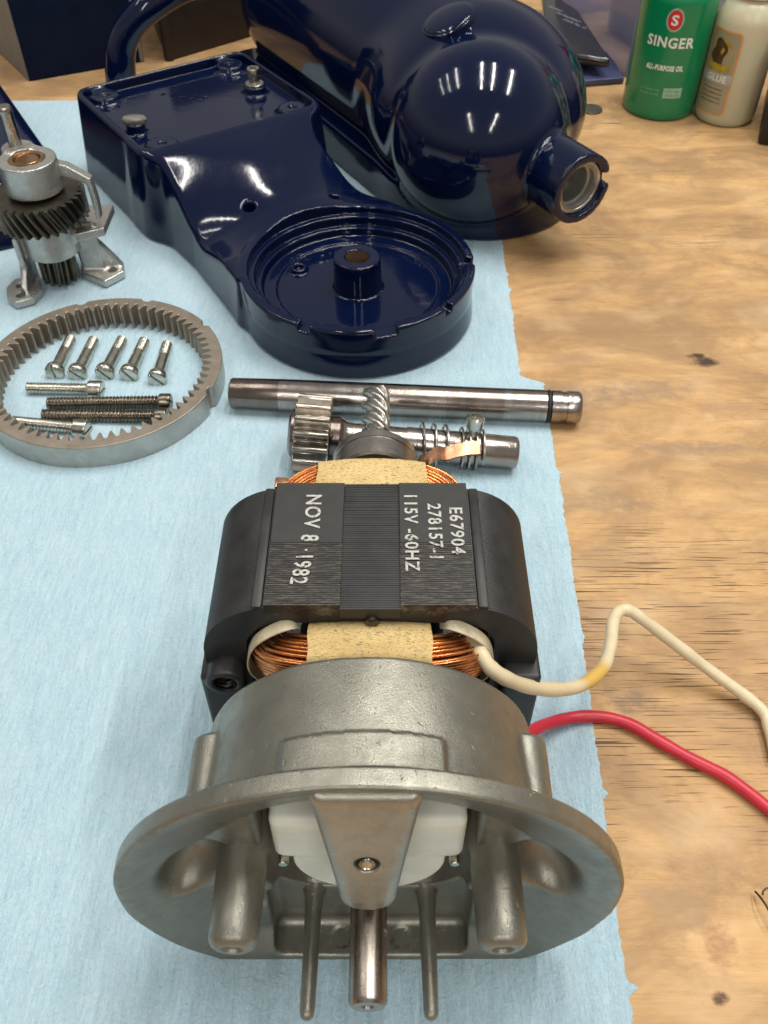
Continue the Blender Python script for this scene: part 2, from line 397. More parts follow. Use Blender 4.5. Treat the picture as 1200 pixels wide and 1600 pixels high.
def m_wire(name, col, stain=None):
    t = NT(name); a = t.noise((1, 1, 1), 1.4, 5, .7); f = t.noise((1, 1, 1), 9, 3, .7)
    c = t.mix(t.ramp(a, [(.45, 0.0), (.8, .5)]), col, tuple(k*.72 for k in col))
    c = t.mix(t.ramp(f, [(.70, 0.0), (.76, .5)]), c, tuple(k*.4 for k in col))
    if stain:
        v = t.coord(); d = t.n("ShaderNodeVectorMath", operation='DISTANCE'); t.l(v, d.inputs[0]); d.inputs[1].default_value = stain[0]
        m = t.math('SUBTRACT', 1.0, t.math('DIVIDE', d.outputs["Value"], stain[1]), clamp=True)
        c = t.mix(t.ramp(m, [(.1, 0.0), (.5, .9)]), c, stain[2])
    t.set(color=c, rough=.38, spec=.45); t.bump(a, .01, .4); return t.m
def m_clear(name, col, rough, trans, **k):
    t = NT(name); a = t.noise((1, 1, 1), 1.0, 3, .5); t.set(color=col, rough=rough, trans=trans, **k); t.bump(a, .01, .3); return t.m

WOOD = m_wood(); TOWEL = m_towel(); BLUE = m_paint("navy_gloss_paint", r=.065); CAST = m_cast("grey_cast_alloy")
ALU = m_cast("bright_cast_alloy", (.38, .37, .34), (.58, .57, .54), (.24, .40), (.26, .23, .19))
STEEL = m_steel("turned_steel"); STEELX = m_steel("ground_steel_shaft", (.52, .50, .47), .17, 2)
STEELD = m_steel("dull_shaft_steel", (.36, .32, .28), .20, 2); ZINC = m_plain("zinc_plated_steel", (.70, .68, .60), .24, 1.0, .45, 3.0)
BRONZED = m_plain("darkened_brassy_steel", (.25, .215, .17), .28, 1.0, .5, 3.0)
DKST = m_plain("dark_oily_steel", (.14, .125, .10), .33, .9, .5, 1.6)
DKST2 = m_plain("bearing_steel", (.42, .39, .36), .30, 1.0, .45, 1.6); BLACK = m_black(); LAMW = m_lamwear(); INK = m_ink(); COPPER = m_copper(); TAPE = m_tape(); RING = m_ring()
LABELM = m_plain("dark_matt_varnish", (.026, .025, .024), .55, 0, .35, 2.0)
NYLON = m_plain("milky_nylon", (.80, .79, .70), .42, 0, .18, .8, .01, sss=.15)
CLOTHW = m_plain("varnished_white_sleeving", (.66, .58, .40), .5, 0, .4, 2.5)
BORE = m_plain("rusty_bore", (.20, .12, .075), .6, .5, .5, 3.0)
RUBBER = m_plain("black_rubber", (.012, .012, .012), .5)
BRZ = m_plain("bronze_bushing", (.55, .33, .18), .3, 1.0, .35, 2.0)
COPST = m_plain("bare_copper_strip", (.80, .42, .24), .28, 1.0, .5, 4.0, .03)

# ------------------------------------------------------------ bench and towel
b = MB(); b.box((0, 50, -1), (260, 230, 2), bev=.1); bench = b.build("workbench_top", WOOD, kind="structure")
def towel_edge(y):
    pts = [(0, 6.15), (5.9, 6.2), (12, 6.5), (18, 6.75), (24, 6.95), (31.25, 7.05), (31.75, 6.1), (36, 6.2), (43, 6.3), (62, 6.6)]
    for (a, xa), (b_, xb) in zip(pts, pts[1:]):
        if a <= y <= b_: return xa+(xb-xa)*(y-a)/(b_-a)
    return 6.3
ny, nx = 900, 90; V = []; Fq = []
ys = np.linspace(1.0, 61.2, ny); rnd = random.Random(3); spike = [0.0]*ny; k = 0
while k < ny-6:
    if rnd.random() < .35:
        hgt = rnd.choice([.05, .07, .1, .16, .28]); wd = rnd.choice([2, 3, 4]); sk = rnd.random()
        for q in range(-wd, wd+1):
            if 0 <= k+q < ny: spike[k+q] = max(spike[k+q], hgt*(1-abs(q)/(wd+1)))
    k += rnd.randint(3, 22)
for j, y in enumerate(ys):
    xr = towel_edge(y)+spike[j]+.02*math.sin(y*2.1)+.012*math.sin(y*13.7)+rnd.uniform(-.02, .02)
    for i in range(nx+1):
        f = i/nx; x = -48+(xr+48)*(1-(1-f)**1.6)
        yy = y+(0.12*math.sin(x*.9)+.05*math.sin(x*3.1) if j == ny-1 else 0)
        z = .05+.035*math.sin(x*.35+.4*math.sin(y*.2))*math.sin(y*.27)+.018*math.sin(x*1.3+y*.4)+.012*math.sin(y*1.9-x*.6)
        z = max(z, .02)
        if i == nx: z = .02+.5*spike[j]*rnd.random()*.4
        V.append((x, yy, z))
for j in range(ny-1):
    for i in range(nx):
        a = j*(nx+1)+i; Fq.append((a, a+1, a+nx+2, a+nx+1))
n0 = len(V)
for j in range(ny): V.append((V[j*(nx+1)+nx][0], V[j*(nx+1)+nx][1], .002))
for j in range(ny-1): Fq.append((j*(nx+1)+nx, n0+j, n0+j+1, (j+1)*(nx+1)+nx))
n1 = len(V)
for i in range(nx+1): p = V[(ny-1)*(nx+1)+i]; V.append((p[0], p[1], .002))
for i in range(nx): Fq.append(((ny-1)*(nx+1)+i, (ny-1)*(nx+1)+i+1, n1+i+1, n1+i))
tw = tag(obj("shop_towel", mesh_of("shop_towel", V, Fq, 60), TOWEL), "pale blue paper shop towel with torn right edge, spread on the wooden bench", "towel")

# ------------------------------------------------------------ the motor
MX, MZ = -0.34, 4.45
motor = thing("electric_motor", "mixer motor with grey flanged end bracket, black stator and copper windings, in the foreground", "motor", (MX, 13, 0))
def mw(x, y, z): return Vector((x, y-13, z))            # motor frame: x from the axis, y world depth
def wp(px, py, z): p = at(px, py, z); return Vector((p.x-MX, p.y-13, p.z))
MY = Matrix.Translation((0, -13, 0)) @ Matrix(((1, 0, 0, 0), (0, 0, 1, 0), (0, 1, 0, 0), (0, 0, 0, 1)))   # loops (x,z) extruded along y

# end bracket casting
def bracket(p):
    x, y, z = p; zz = z-MZ
    rc = np.sqrt(x*x+(z-4.1)**2); ra = np.sqrt(x*x+zz*zz)
    disc = smax(rc-5.74, np.abs(y-8.0)-.57, .12)
    rimback = np.maximum(rc-5.0, 7.75-y)                       # thin the plate behind, outside the bell
    disc = smax(disc, y-(7.92+np.clip((5.2-rc)*.9, 0, .5)), .08)
    bell = smax(ra-(4.12-.03*(y-8)), np.abs(y-9.5)-1.75, .10)
    d = smin(disc, bell, .18)
    for s in (-1, 1): d = smin(d, d_cyl(p, (s*3.60, 7.6, 5.9), (s*3.60, 10.5, 5.9), .56, .1), .12)
    for s in (-1, 1): 
        ca, sa = math.cos(s*.40), math.sin(s*.40); u = (x-s*3.92)*ca+(z-4.75)*sa; w = -(x-s*3.92)*sa+(z-4.75)*ca
        d = smin(d, smax(d_ell([u, y, w], (0, 7.7, 0), (1.02, 1.38, 1.66)), 7.7-y, .1), .12)
    pad = smax(smax(np.abs(x+.1)-1.72, np.abs(y-8.5)-.80, .15), np.maximum(ra-4.23, -zz), .08); d = smin(d, pad, .08)
    # bell hollow from the rear, and the dished front
    d = smax(d, -np.maximum(ra-3.75, 9.3-y), .05)
    dish = (7.43+np.clip(np.minimum(5.60-rc, (z-.22)*1.6)*.42, -1, .62))-y            # >0 in front of the dish surface
    d = smax(d, -smax(dish*-1+0*y, np.maximum(rc-5.60, .2-z), .1)*.85, .12)
    # central opening
    d = smax(d, -smax(np.sqrt((x*.92)**2+(zz*1.06)**2)-2.45, 7.0-y, .1), .15)
    top = smax(smax(np.abs(x)-2.35, np.abs(z-6.5)-1.95, .5), ra-3.78, .1); d = smax(d, -smax(top, 7.0-y, .1), .15)
    # side pockets
    for s in (-1, 1):
        ca, sa = math.cos(s*.40), math.sin(s*.40); u = (x-s*3.92)*ca+(z-4.75)*sa; w = -(x-s*3.92)*sa+(z-4.75)*ca
        pk = d_ell([u, y, w], (0, 7.6, 0), (.78, 1.20, 1.42)); d = smax(d, -pk, .22)
        d = smax(d, -d_cyl(p, (s*3.66, 7.4, 5.85), (s*3.66, 9.6, 5.85), .25), .05)
    d = smin(d, d_box(p, (0, 8.30, 1.25), (3.1, .36, 1.25), .1), .1)
    # lower shelf recess
    rec = d_box([x, y, z], (0, 7.5, 1.75), (2.5, .90, 1.50), .25); d = smax(d, -rec, .08)
    for s in (-1, 1):
        d = smax(d, -d_cyl(p, (s*.80, 7.92, .21), (s*.80, 7.92, .6), .25), .08)
        web = d_box([x*1.0-s*1.9, y, z], (0, 8.05, 1.1), (.09, .5, .8), .05)
    d = smax(d, -z, .05)
    rough = .012*np.sin(x*2.1+z)*np.sin(z*2.7-x)*np.sin(y*2)
    return d*1.0+rough
br = obj("end_bracket", sdf_mesh("end_bracket", lambda p: bracket((p[0], p[1]+13, p[2])), (-6.0, -5.8, -.2), (6.0, -1.5, 10.1), .075), CAST, motor)

for s in (-1, 1):
    m = MB(); m.lathe([(.02, .03), (.2, .04), (.24, -.03), (.36, -.03), (.46, .03), (.52, .14), (.535, .5), (.55, 1.4), (.57, 2.0), (.62, 2.4), (.80, 2.75), (.9, 2.95)], 40,
                      frame(mw(s*2.82, 6.08, 5.35), mw(s*2.78, 8.9, 5.45)), cap=True)
    m.build("mounting_post", CAST, motor)
    m = MB(); m.lathe([(.0, -.02), (.09, 0), (.15, .06), (.175, .18), (.19, 1.2), (.205, 2.4), (.25, 2.85), (.32, 3.0)], 24,
                      frame(mw(s*1.42, 5.45, 2.42), mw(s*1.40, 8.6, 2.25)), cap=True)
    m.build("locating_pin", CAST, motor)
def bridge(p):
    x, y, z = p; t = np.clip((z-5.8)/(9.3-5.8), 0, 1); yc = 7.16+.50*t
    hw = .62+(1.08-.62)*t**1.1
    d2 = np.where(z > 5.8, np.abs(x)-hw, np.sqrt(x*x+(z-5.8)**2)-.62)
    d = smax(smax(d2, z-9.55, .2), np.abs(y-yc)-.32, .30)
    d = smin(d, d_cyl(p, (0, 7.75, MZ), (0, 8.9, MZ), .66, .12), .2)
    d = smax(d, -d_cyl(p, (0, 6.5, 7.45), (0, 7.35, 7.15), .25), .10)
    return d
obj("bearing_bridge", sdf_mesh("bearing_bridge", lambda p: bridge((p[0], p[1]+13, p[2])), (-1.6, -6.3, 3.5), (1.6, -4.0, 9.8), .045), m_cast("lit_cast_alloy", (.30, .285, .24), (.44, .42, .36), (.26, .42)), motor)  # paler copy of the bracket alloy: light on the tongue put into its colour
m = MB(); m.lathe([(.0, 0), (.10, 0), (.13, .05), (.16, .02), (.19, .25)], 20, frame(mw(0, 7.06, 7.26), mw(0, 9, 6.60))); m.build("oil_plug", ZINC, motor)
m = MB(); m.lathe([(.0, .05), (.12, .05), (.14, 0), (.35, 0), (.40, .06), (.41, .12), (.41, .95), (.411, 1.0), (.411, 1.45), (.41, 1.5), (.41, 3.6)], 72, frame(mw(0, 5.2, MZ), mw(0, 9, MZ)), rfun=lambda r_, h, a_: r_-(.09 if r_ == .411 and math.cos(a_-math.pi*.93) > .93 else 0)); m.build("output_shaft", STEELD, motor, angle=25)
def guard(p):
    x, y, z = p; y = y+13
    up = d_box((x, y, z), (0, 8.45, 6.05), (2.12, .40, .95), .22)
    lo = np.maximum(d_cyl((x, y, z), (0, 8.15, 4.75), (0, 8.5, 4.75), 1.74, .08), -3.0+z*.0)
    d = smin(up, lo, .15)
    for s in (-1, 1): d = smax(d, -d_sphere((x, y, z), (s*2.0, 8.05, 5.0), .25), .08)
    return d
obj("nylon_guard", sdf_mesh("nylon_guard", guard, (-2.4, -5.2, 2.8), (2.4, -4.0, 7.4), .06), NYLON, motor)
for s in (-1, 1):
    m = MB(); m.lathe([(.0, 0), (.10, 0), (.12, .04), (.12, .2), (.06, .2), (.06, .7)], 14, frame(mw(s*1.93, 7.93, 5.08), mw(s*1.93, 9, 5.08))); m.build("guard_screw", ZINC, motor)

# stator core
def stator_prof(n, hw, zt, zb, cx, cz):
    P = []
    corner = lambda x0, z0, rx, rz, a0, a1, k: [(x0+rx*math.cos(a0+(a1-a0)*i/k), z0+rz*math.sin(a0+(a1-a0)*i/k)) for i in range(k+1)]
    P += corner(hw-cx, zt-cz, cx, cz, 0, math.pi/2, n); P += corner(-(hw-cx), zt-cz, cx, cz, math.pi/2, math.pi, n)
    P += corner(-(hw-.7), zb+.7, .7, .7, math.pi, 1.5*math.pi, n); P += corner(hw-.7, zb+.7, .7, .7, 1.5*math.pi, 2*math.pi, n)
    return P
outer = stator_prof(18, 4.26, 7.86, .55, 1.95, 1.9); inner = stator_prof(18, 3.14, 7.28, 1.6, 1.1, 1.0)
c0 = (0.0, MZ)
sh = lambda L: [(p[0], p[1]-MZ) for p in L]
m = MB(); m.ring(sh(outer), sh(inner), 13.0, 17.05, nz=124, M=MY @ Matrix.Translation((0, MZ, 0)), ridge=lambda j: 1.0 if j % 2 == 0 or j > 121 else .9975)
m.build("stator_core", BLACK, motor, angle=30)
def lam_pack(x0, x1, zt, y0, y1, step, mat, name, dx=0.0, kind="stuff"):
    m = MB(); y = y0
    while y < y1-.01:
        j = random.uniform(-.004, .004); m.box(((x0+x1)/2+random.uniform(-.006, .006), y+step/2-13, (7.6+zt+j)/2), (x1-x0, step*.80, zt+j-7.6)); y += step
    m.box(((x0+x1)/2, (y0+y1)/2-13, (7.58+zt-.05)/2), (x1-x0-.02, y1-y0-.03, zt-.05-7.58))
    return m.build(name, mat, motor, kind=kind)
lam_pack(-2.55, -.72, 8.02, 12.97, 14.95, .066, LAMW, "lamination_pack")
lam_pack(.74, 2.55, 8.02, 12.97, 14.95, .066, LAMW, "lamination_pack")
lam_pack(-.72, .74, 7.95, 12.90, 17.08, .066, BLACK, "lamination_pack")
for (x0, x1) in ((-2.55, -.72), (.74, 2.55)):
    m = MB(); m.box(((x0+x1)/2, 16.03-13, 7.82), (x1-x0, 2.14, .42), bev=.015, seg=1); m.build("varnished_pad", LABELM, motor)
for s in (-1, 1):
    m = MB(); m.box((s*2.74, 15.02-13, 7.78), (.26, 4.02, .25), bev=.06); m.build("core_rib", BLACK, motor)
# mounting ears low on the core's front corners
def ear(s):
    def f(p):
        x, y, z = p; y = y+13
        d = d_box((x, y, z), (s*3.90, 13.1, 4.2), (.50, .55, 1.3), .12)
        if s > 0: return d
        d = smin(d, d_cyl((x, y, z), (s*3.74, 12.45, 5.35), (s*3.74, 13.6, 5.35), .50, .08), .1)
        return smax(d, -d_cyl((x, y, z), (s*3.74, 12.0, 5.35), (s*3.74, 13.3, 5.35), .30), .05)
    return f
for s in (-1, 1):
    obj("screw_ear", sdf_mesh("screw_ear", ear(s), (s*3.75-1.2, -1.1, 2.6), (s*3.75+1.2, 1.2, 6.1), .055), BLACK, motor)
    if s > 0: continue
    m = MB(); tri = lambda q: abs((q % 1)*2-1)
    m.lathe([(.285, .02+.03*i) for i in range(24)], 24, frame(mw(s*3.74, 12.47, 5.35), mw(s*3.74, 14, 5.35)), cap=False, rfun=lambda r, h, a: r-.035*tri(h/.11+a/6.283))
    m.build("threaded_hole", DKST, motor)
m = MB(); m.lathe([(.0, 0), (.12, .01), (.17, .05), (.18, .12), (.18, .8)], 24, frame(mw(.05, 12.78, 7.50), mw(.05, 14, 7.50))); m.build("through_bolt", DKST, motor)

# printing on the core
def text_mesh(s, size, offset=0.0, bold=0.0):
    cu = bpy.data.curves.new("t", 'FONT'); cu.body = s; cu.size = 1.0; cu.offset = offset; cu.align_x = 'CENTER'; cu.align_y = 'CENTER'
    cu.resolution_u = 3; cu.space_character = 1.12
    o = bpy.data.objects.new("t", cu); me = bpy.data.meshes.new_from_object(o)
    bpy.data.objects.remove(o); bpy.data.curves.remove(cu)
    V = np.array([v.co[:] for v in me.vertices]); F = [tuple(p.vertices) for p in me.polygons]; bpy.data.meshes.remove(me)
    V[:, 0] -= (V[:, 0].max()+V[:, 0].min())/2; V[:, 1] -= (V[:, 1].max()+V[:, 1].min())/2
    return V, F
def fit(s, w, h, off=.0):
    V, F = text_mesh(s, 1, off); V[:, 0] *= w/(V[:, 0].max()-V[:, 0].min()); V[:, 1] *= h/(V[:, 1].max()-V[:, 1].min()); return V, F
def ink(s, x, ya, yb, h, z, name="printed_text", skew=0.0):
    V, F = fit(s, abs(ya-yb), h, .018); ym = (ya+yb)/2
    W = [(x+v[1]+skew*v[0], ym-v[0]-13, z) for v in V]          # reads towards the viewer, letter tops to the right
    n = len(W); W2 = [(a, b_, z+.006) for a, b_, c in W]
    obj(name, mesh_of(name, W+W2, [tuple(i+n for i in f) for f in F]+[tuple(reversed(f)) for f in F], None), INK, motor)
ZT = 8.045
ink("E67904", 2.22, 16.15, 14.55, .36, ZT)
ink("278157-1", 1.66, 16.30, 14.42, .36, ZT)
ink("115V -60HZ", 1.05, 16.60, 14.00, .36, ZT)
ink("NOV", -1.52, 16.62, 15.42, .42, ZT)
ink("8", -1.55, 15.20, 14.98, .46, ZT); ink(".", -1.62, 14.72, 14.66, .07, ZT)
ink("1982", -1.70, 14.50, 13.60, .44, ZT, skew=-.12)

# windings
def winding(y_face, sgn, zc, hw, bulge, zdrop, nz=9, ny=9, dz=.085):
    m = MB(); rr = random.Random(5 if sgn < 0 else 6)
    for i in range(nz):
        for j in range(ny):
            if i > 2 and j < ny-3 and i < nz-1 and j > 1: continue
            w = hw-.085*j*1.2+rr.uniform(-.06, .06); q = bulge-.085*j*1.3+rr.uniform(-.05, .05); z = zc-dz*i+rr.uniform(-.035, .035)
            ph = rr.uniform(-1, 1)*.05
            P = []
            for k in range(25):
                t = -1+2*k/24; x = w*math.copysign(1-(1-abs(t))**1.7, t) if False else w*math.sin(t*math.pi/2)
                yy = y_face-sgn*.9+sgn*(q+.9)*(max(0, math.cos(t*math.pi/2)))**.42
                zz = z+.42*(math.cos(t*math.pi/2)**.7)-.42+.1*ph*math.cos(3*t)-zdrop*abs(t)**3
                P.append(mw(x, yy, zz))
            m.tube(P, .043, 6, cap=False)
    return m.build("copper_winding", COPPER, motor, kind="stuff", angle=80)
winding(13.0, -1, 7.20, 2.95, 1.25, .55, 12, 9)
winding(17.05, 1, 7.62, 2.62, 1.35, .25, 10, 9)
# dark core of each winding so the slot stays closed
def sleeve(name, hw, y0, y1, zt, arch, thick, mat, drop, nn=28, seed=1):
    m = MB(); rr = random.Random(seed); V = []; F = []; na = 14
    for i in range(nn+1):
        t = -1+2*i/nn; x = hw*t
        for j in range(na+1):
            a = j/na; yy = y0+(y1-y0)*a
            z = zt+arch*(1-t*t)-drop*max(0, (a-.72)/.28)**2.2-.15*max(0, 1-a/.2)**2+rr.uniform(-.008, .008)
            ex = .02*math.sin(a*9+t*4)*(1 if abs(t) > .97 else 0)
            V.append((x+ex, yy-13, z))
    for i in range(nn):
        for j in range(na):
            a = i*(na+1)+j; F.append((a, a+na+1, a+na+2, a+1))
    n = len(V); V2 = [(x, y, z-thick) for x, y, z in V]; F2 = [tuple(reversed([q+n for q in f])) for f in F]
    E = []
    for i in range(nn):
        for j in (0, na): a = i*(na+1)+j; E.append((a, a+na+1, a+na+1+n, a+n) if j == na else (a+na+1, a, a+n, a+na+1+n))
    for j in range(na):
        for i in (0, nn): a = i*(na+1)+j; E.append((a, a+1, a+1+n, a+n) if i == 0 else (a+1, a, a+n, a+1+n))
    m.add(V+V2, F+F2+E); return m.build(name, mat, motor, angle=60)
sleeve("insulating_sleeve", 1.50, 13.10, 11.58, 7.32, .09, .10, TAPE, .9)
sleeve("insulating_sleeve", 1.52, 16.95, 18.62, 7.72, .16, .10, TAPE, 1.2, seed=2)
for s in (-1, 1):     # white slot liners curling round the winding
    P = smooth_path([mw(s*1.75, 13.1, 7.05), mw(s*1.95, 12.85, 7.34), mw(s*2.42, 12.72, 7.22), mw(s*2.84, 12.7, 6.8), mw(s*3.06, 12.7, 6.2), mw(s*3.06, 12.75, 5.6), mw(s*2.85, 12.8, 5.1)], 8)
    m = MB(); V = []; F = []
    for i, p in enumerate(P):
        w = .24; t = (P[min(i+1, len(P)-1)]-P[max(i-1, 0)]).normalized(); nrm = Vector((t.z, 0, -t.x))*(-.04*s)
        V += [p+Vector((0, -w*.5, 0)), p+Vector((0, w, 0)), p+Vector((0, w, 0))+nrm, p+Vector((0, -w*.5, 0))+nrm]
        if i: b0 = 4*(i-1); F += [(b0+q, b0+(q+1) % 4, b0+4+(q+1) % 4, b0+4+q) for q in range(4)]
    m.add(V, F); m.build("slot_liner", CLOTHW, motor, angle=60)
# rotor, hidden body seen in the gaps
m = MB(); m.lathe([(.0, 0), (1.9, 0), (2.0, .1), (2.0, 5.6), (1.9, 5.7), (0, 5.7)], 60, frame(mw(0, 12.2, MZ), mw(0, 20, MZ))); m.build("rotor", DKST, motor)
# rear bearing, shaft and worm
m = MB(); m.lathe([(.45, 0), (1.34, 0), (1.42, .06), (1.42, .70), (1.38, .72), (1.38, .78), (1.42, .80), (1.42, 1.06), (1.36, 1.12), (1.14, 1.12), (1.12, 1.0), (.62, 1.06), (.6, 1.14), (.45, 1.14)], 64, frame(mw(.05, 20.6, MZ), mw(.05, 22, MZ)), cap=False); m.build("rear_bearing", DKST2, motor, angle=20)
m = MB(); m.lathe([(.0, 0), (.40, 0), (.40, 4.6), (.47, 4.65), (.47, 5.45), (.40, 5.5), (.36, 5.9)], 96, frame(mw(.05, 17.4, MZ), mw(.05, 22, MZ)), rfun=lambda r_, h, a_: r_-(.03*(math.sin(24*a_) > .2) if r_ > .46 else 0)); m.build("rear_shaft", STEEL, motor)
m = MB(); prof = [(.05, 0), (.36, 0)]+[(.40, .04+2.20*i/130) for i in range(131)]+[(.32, 2.32), (.12, 2.40), (.0, 2.42)]
def worm(r, h, a):
    if r < .395: return r
    return .42+.085*math.tanh(2.4*math.sin(3*a+h*2*math.pi*3/2.15))
m.lathe(prof, 72, frame(mw(.05, 22.9, MZ), mw(.05, 26, MZ)), rfun=worm); m.build("worm_gear", STEEL, motor, angle=50)
m = MB(); V = []; P = [wp(655, 722, 5.5), wp(670, 716, 6.1), wp(684, 706, 6.3), wp(696, 709, 6.15), wp(712, 704, 6.3), wp(730, 700, 6.3), wp(750, 699, 6.35)]
F = []
for i, p in enumerate(P):
    for (a, b_) in ((-.24, 0), (.24, .0), (.24, -.05), (-.24, -.05)): V.append(p+Vector((0, a*.95, b_+a*.25)))
    if i: b0 = 4*(i-1); F += [(b0+q, b0+(q+1) % 4, b0+4+(q+1) % 4, b0+4+q) for q in range(4)]
F += [(3, 2, 1, 0), tuple(len(V)-4+q for q in range(4))]; m.add(V, F); m.build("copper_tab", COPST, motor)
m = MB(); m.box(mw(-2.55, 17.75, 7.25), (.36, .4, .32), bev=.05); m.build("copper_tab", COPST, motor)
# leads
WIRE_W = m_wire("aged_white_insulation", (.66, .56, .37), ((at(925, 1058, 3.3).x-MX, at(925, 1058, 3.3).y-13, 3.3), 1.1, (.62, .38, .07)))
WIRE_R = m_wire("red_insulation", (.52, .022, .045))
wy = lambda px, py, Y: (lambda q: Vector((q.x-MX, q.y-13, q.z)))(atY(px, py, Y))
P = smooth_path([wy(738, 1000, 13.0), wy(752, 1022, 12.45), wy(768, 1045, 12.15), wp(795, 1062, 6.1), wp(832, 1074, 5.2), wp(880, 1077, 4.2), wp(915, 1067, 3.5), wp(943, 1042, 3.0), wp(954, 1008, 2.7), wp(958, 972, 2.6), wp(968, 955, 2.5), wp(985, 955, 2.4), wp(1010, 972, 2.1),
                 wp(1060, 1010, 1.4), wp(1110, 1048, .8), wp(1165, 1088, .4), wp(1192, 1112, .3), wp(1203, 1140, .24), wp(1215, 1190, .22)], 8)
m = MB(); m.tube(P, [.195*(1+.035*math.sin(i*.9)+.03*math.sin(i*.37+1)) for i in range(len(P))], 14); m.build("lead_wire", WIRE_W, motor, label="white insulated lead with a yellowed stretch")
P = smooth_path([wp(800, 1165, 1.5), wp(835, 1140, .9), wp(868, 1127, .45), wp(905, 1120, .25), wp(945, 1121, .22), wp(985, 1132, .22), wp(1030, 1158, .22), wp(1080, 1186, .22), wp(1130, 1211, .22), wp(1175, 1243, .22), wp(1230, 1288, .22)], 8)
m = MB(); m.tube(P, [.195*(1+.025*math.sin(i*.8)+.02*math.sin(i*.31)) for i in range(len(P))], 14); m.build("lead_wire", WIRE_R, motor, label="red insulated lead")
P = smooth_path([mw(-2.7, 16.5, 5.5), mw(-3.3, 17.5, 6.2), mw(-3.6, 18.0, 5.9), mw(-3.2, 18.6, 5.2)], 8)
m = MB(); m.tube(P, .17, 12); m.build("lead_wire", WIRE_W, motor, label="short stub of white lead behind the core")

# ------------------------------------------------------------ ring gear
rg = thing("ring_gear", "brown steel internal ring gear lying on the blue towel around nine screws", "gear", (-12.25, 31.05, .05))
NT_ = 64; inn = []; outp = []
notch = [R(78), R(38), R(-18), R(112)]
for k in range(NT_*8):
    a = 2*math.pi*k/(NT_*8); q = (k % 8)
    r = [4.34, 4.34, 4.48, 4.68, 4.74, 4.74, 4.68, 4.48][q]; inn.append((r*math.cos(a), r*math.sin(a)))
    ro = 5.2
    for na in notch:
        d = (a-na+math.pi) % (2*math.pi)-math.pi
        if abs(d) < R(2.6): ro = min(ro, 5.2-.17*math.sqrt(max(0, 1-(d/R(2.6))**2)))
    outp.append((ro*math.cos(a), ro*math.sin(a)))
m = MB()
def shr(L, k): return [(x*k, y*k) for x, y in L]
m.ring(outp, inn, 0.02, 1.10, nz=4, tw_i=0.0)
me = m.mesh("toothed_ring", 30); g = obj("toothed_ring", me, RING, rg)
bv = g.modifiers.new("edge", 'BEVEL'); bv.width = .0003; bv.segments = 2; bv.limit_method = 'ANGLE'; bv.angle_limit = R(50)

# ------------------------------------------------------------ screws
def thread(r, h, a, pitch, depth): return r-depth*abs(((h/pitch+a/6.2832) % 1)*2-1)
def head_mesh(name, r, L, cheese=False):
    def f(p):
        d = d_cyl(p, (0, 0, 0), (0, 0, L), r, .07 if cheese else .12)
        if not cheese: d = smax(d, (np.sqrt(p[0]**2+p[1]**2))-(r*.62+np.clip(p[2], 0, L)*-.0+.2*np.clip((L-p[2])/L, 0, 1)+.0*p[2]+.12), .06)
        return smax(d, -d_box(p, (0, 0, 0), (r*1.5, .045, .13)), .015)
    return sdf_mesh(name, f, (-r-.1, -r-.1, -.1), (r+.1, r+.1, L+.1), .028)
def make_screw(kind, L, hr, hl, sr, pitch, t0, mat_h, mat_s, cheese):
    h = head_mesh("head", hr, hl, cheese); h.materials.append(mat_h)
    m = MB(); P = [(sr*.98, hl-.05), (sr, hl+.04)]; z = hl+.04
    if t0 > hl: P += [(sr, t0)]; z = t0
    nst = int((L-z)/(pitch/9)); P += [(sr*1.001, z+(L-z)*i/nst) for i in range(1, nst)]+[(sr*.72, L), (0, L+.02)]
    m.lathe(P, 20, None, rfun=lambda r, hh, a: thread(r, hh, a, pitch, sr*.27) if (hh > t0+.02 and hh < L-.01 and r > .1) else r)
    s = m.mesh("shank", 60); s.materials.append(mat_s); return h, s
shortS = make_screw("s", 2.75, .43, .44, .26, .12, 1.75, ZINC, ZINC, False)
darkL = make_screw("d", 5.3, .37, .52, .30, .15, .5, BRONZED, BRONZED, True)
zincM = make_screw("z", 3.35, .40, .62, .28, .15, .6, ZINC, ZINC, True)
def place_screw(tpl, head_px, tip_px, label, group, spin, zr=.26, zt=.24):
    a = at(*head_px, zr); b_ = at(*tip_px, zt); M = frame(a, b_) @ Matrix.Rotation(spin, 4, 'Z')
    t = thing("machine_screw", label, "screw", a, M.to_euler(), group)
    obj("head", tpl[0], None, t); obj("shank", tpl[1], None, t); return t
G1, G2 = "slotted part-threaded screws lying in the ring gear", "long machine screws lying in the ring gear"
for (h, t_, lb, sp) in [((84, 584), (112, 527), "slotted screw farthest left in the upright row inside the ring gear", 1.5),
                        ((119, 586), (149, 527), "second slotted screw from the left in the row inside the ring gear", .7),
                        ((162, 585), (193, 527), "middle slotted screw of the row of five inside the ring gear", .8),
                        ((200, 587), (226, 532), "fourth slotted screw from the left in the row inside the ring gear", .9),
                        ((245, 594), (262, 536), "slotted screw farthest right in the row, standing a little apart", .8)]:
    place_screw(shortS, h, t_, lb, G1, sp, .36, .26)
place_screw(zincM, (161, 609), (46, 607), "bright zinc machine screw just below the row of slotted screws", G2, .3, .32, .27)
place_screw(darkL, (268, 628), (79, 631), "upper of the two long dark brassy machine screws", G2, .9, .32, .27)
place_screw(darkL, (262, 651), (69, 650), "lower of the two long dark brassy screws, head under the ring's edge", G2, .4, .32, .27)
place_screw(zincM, (139, 671), (27, 660), "bright zinc machine screw nearest the camera inside the ring gear", G2, .2, .34, .27)

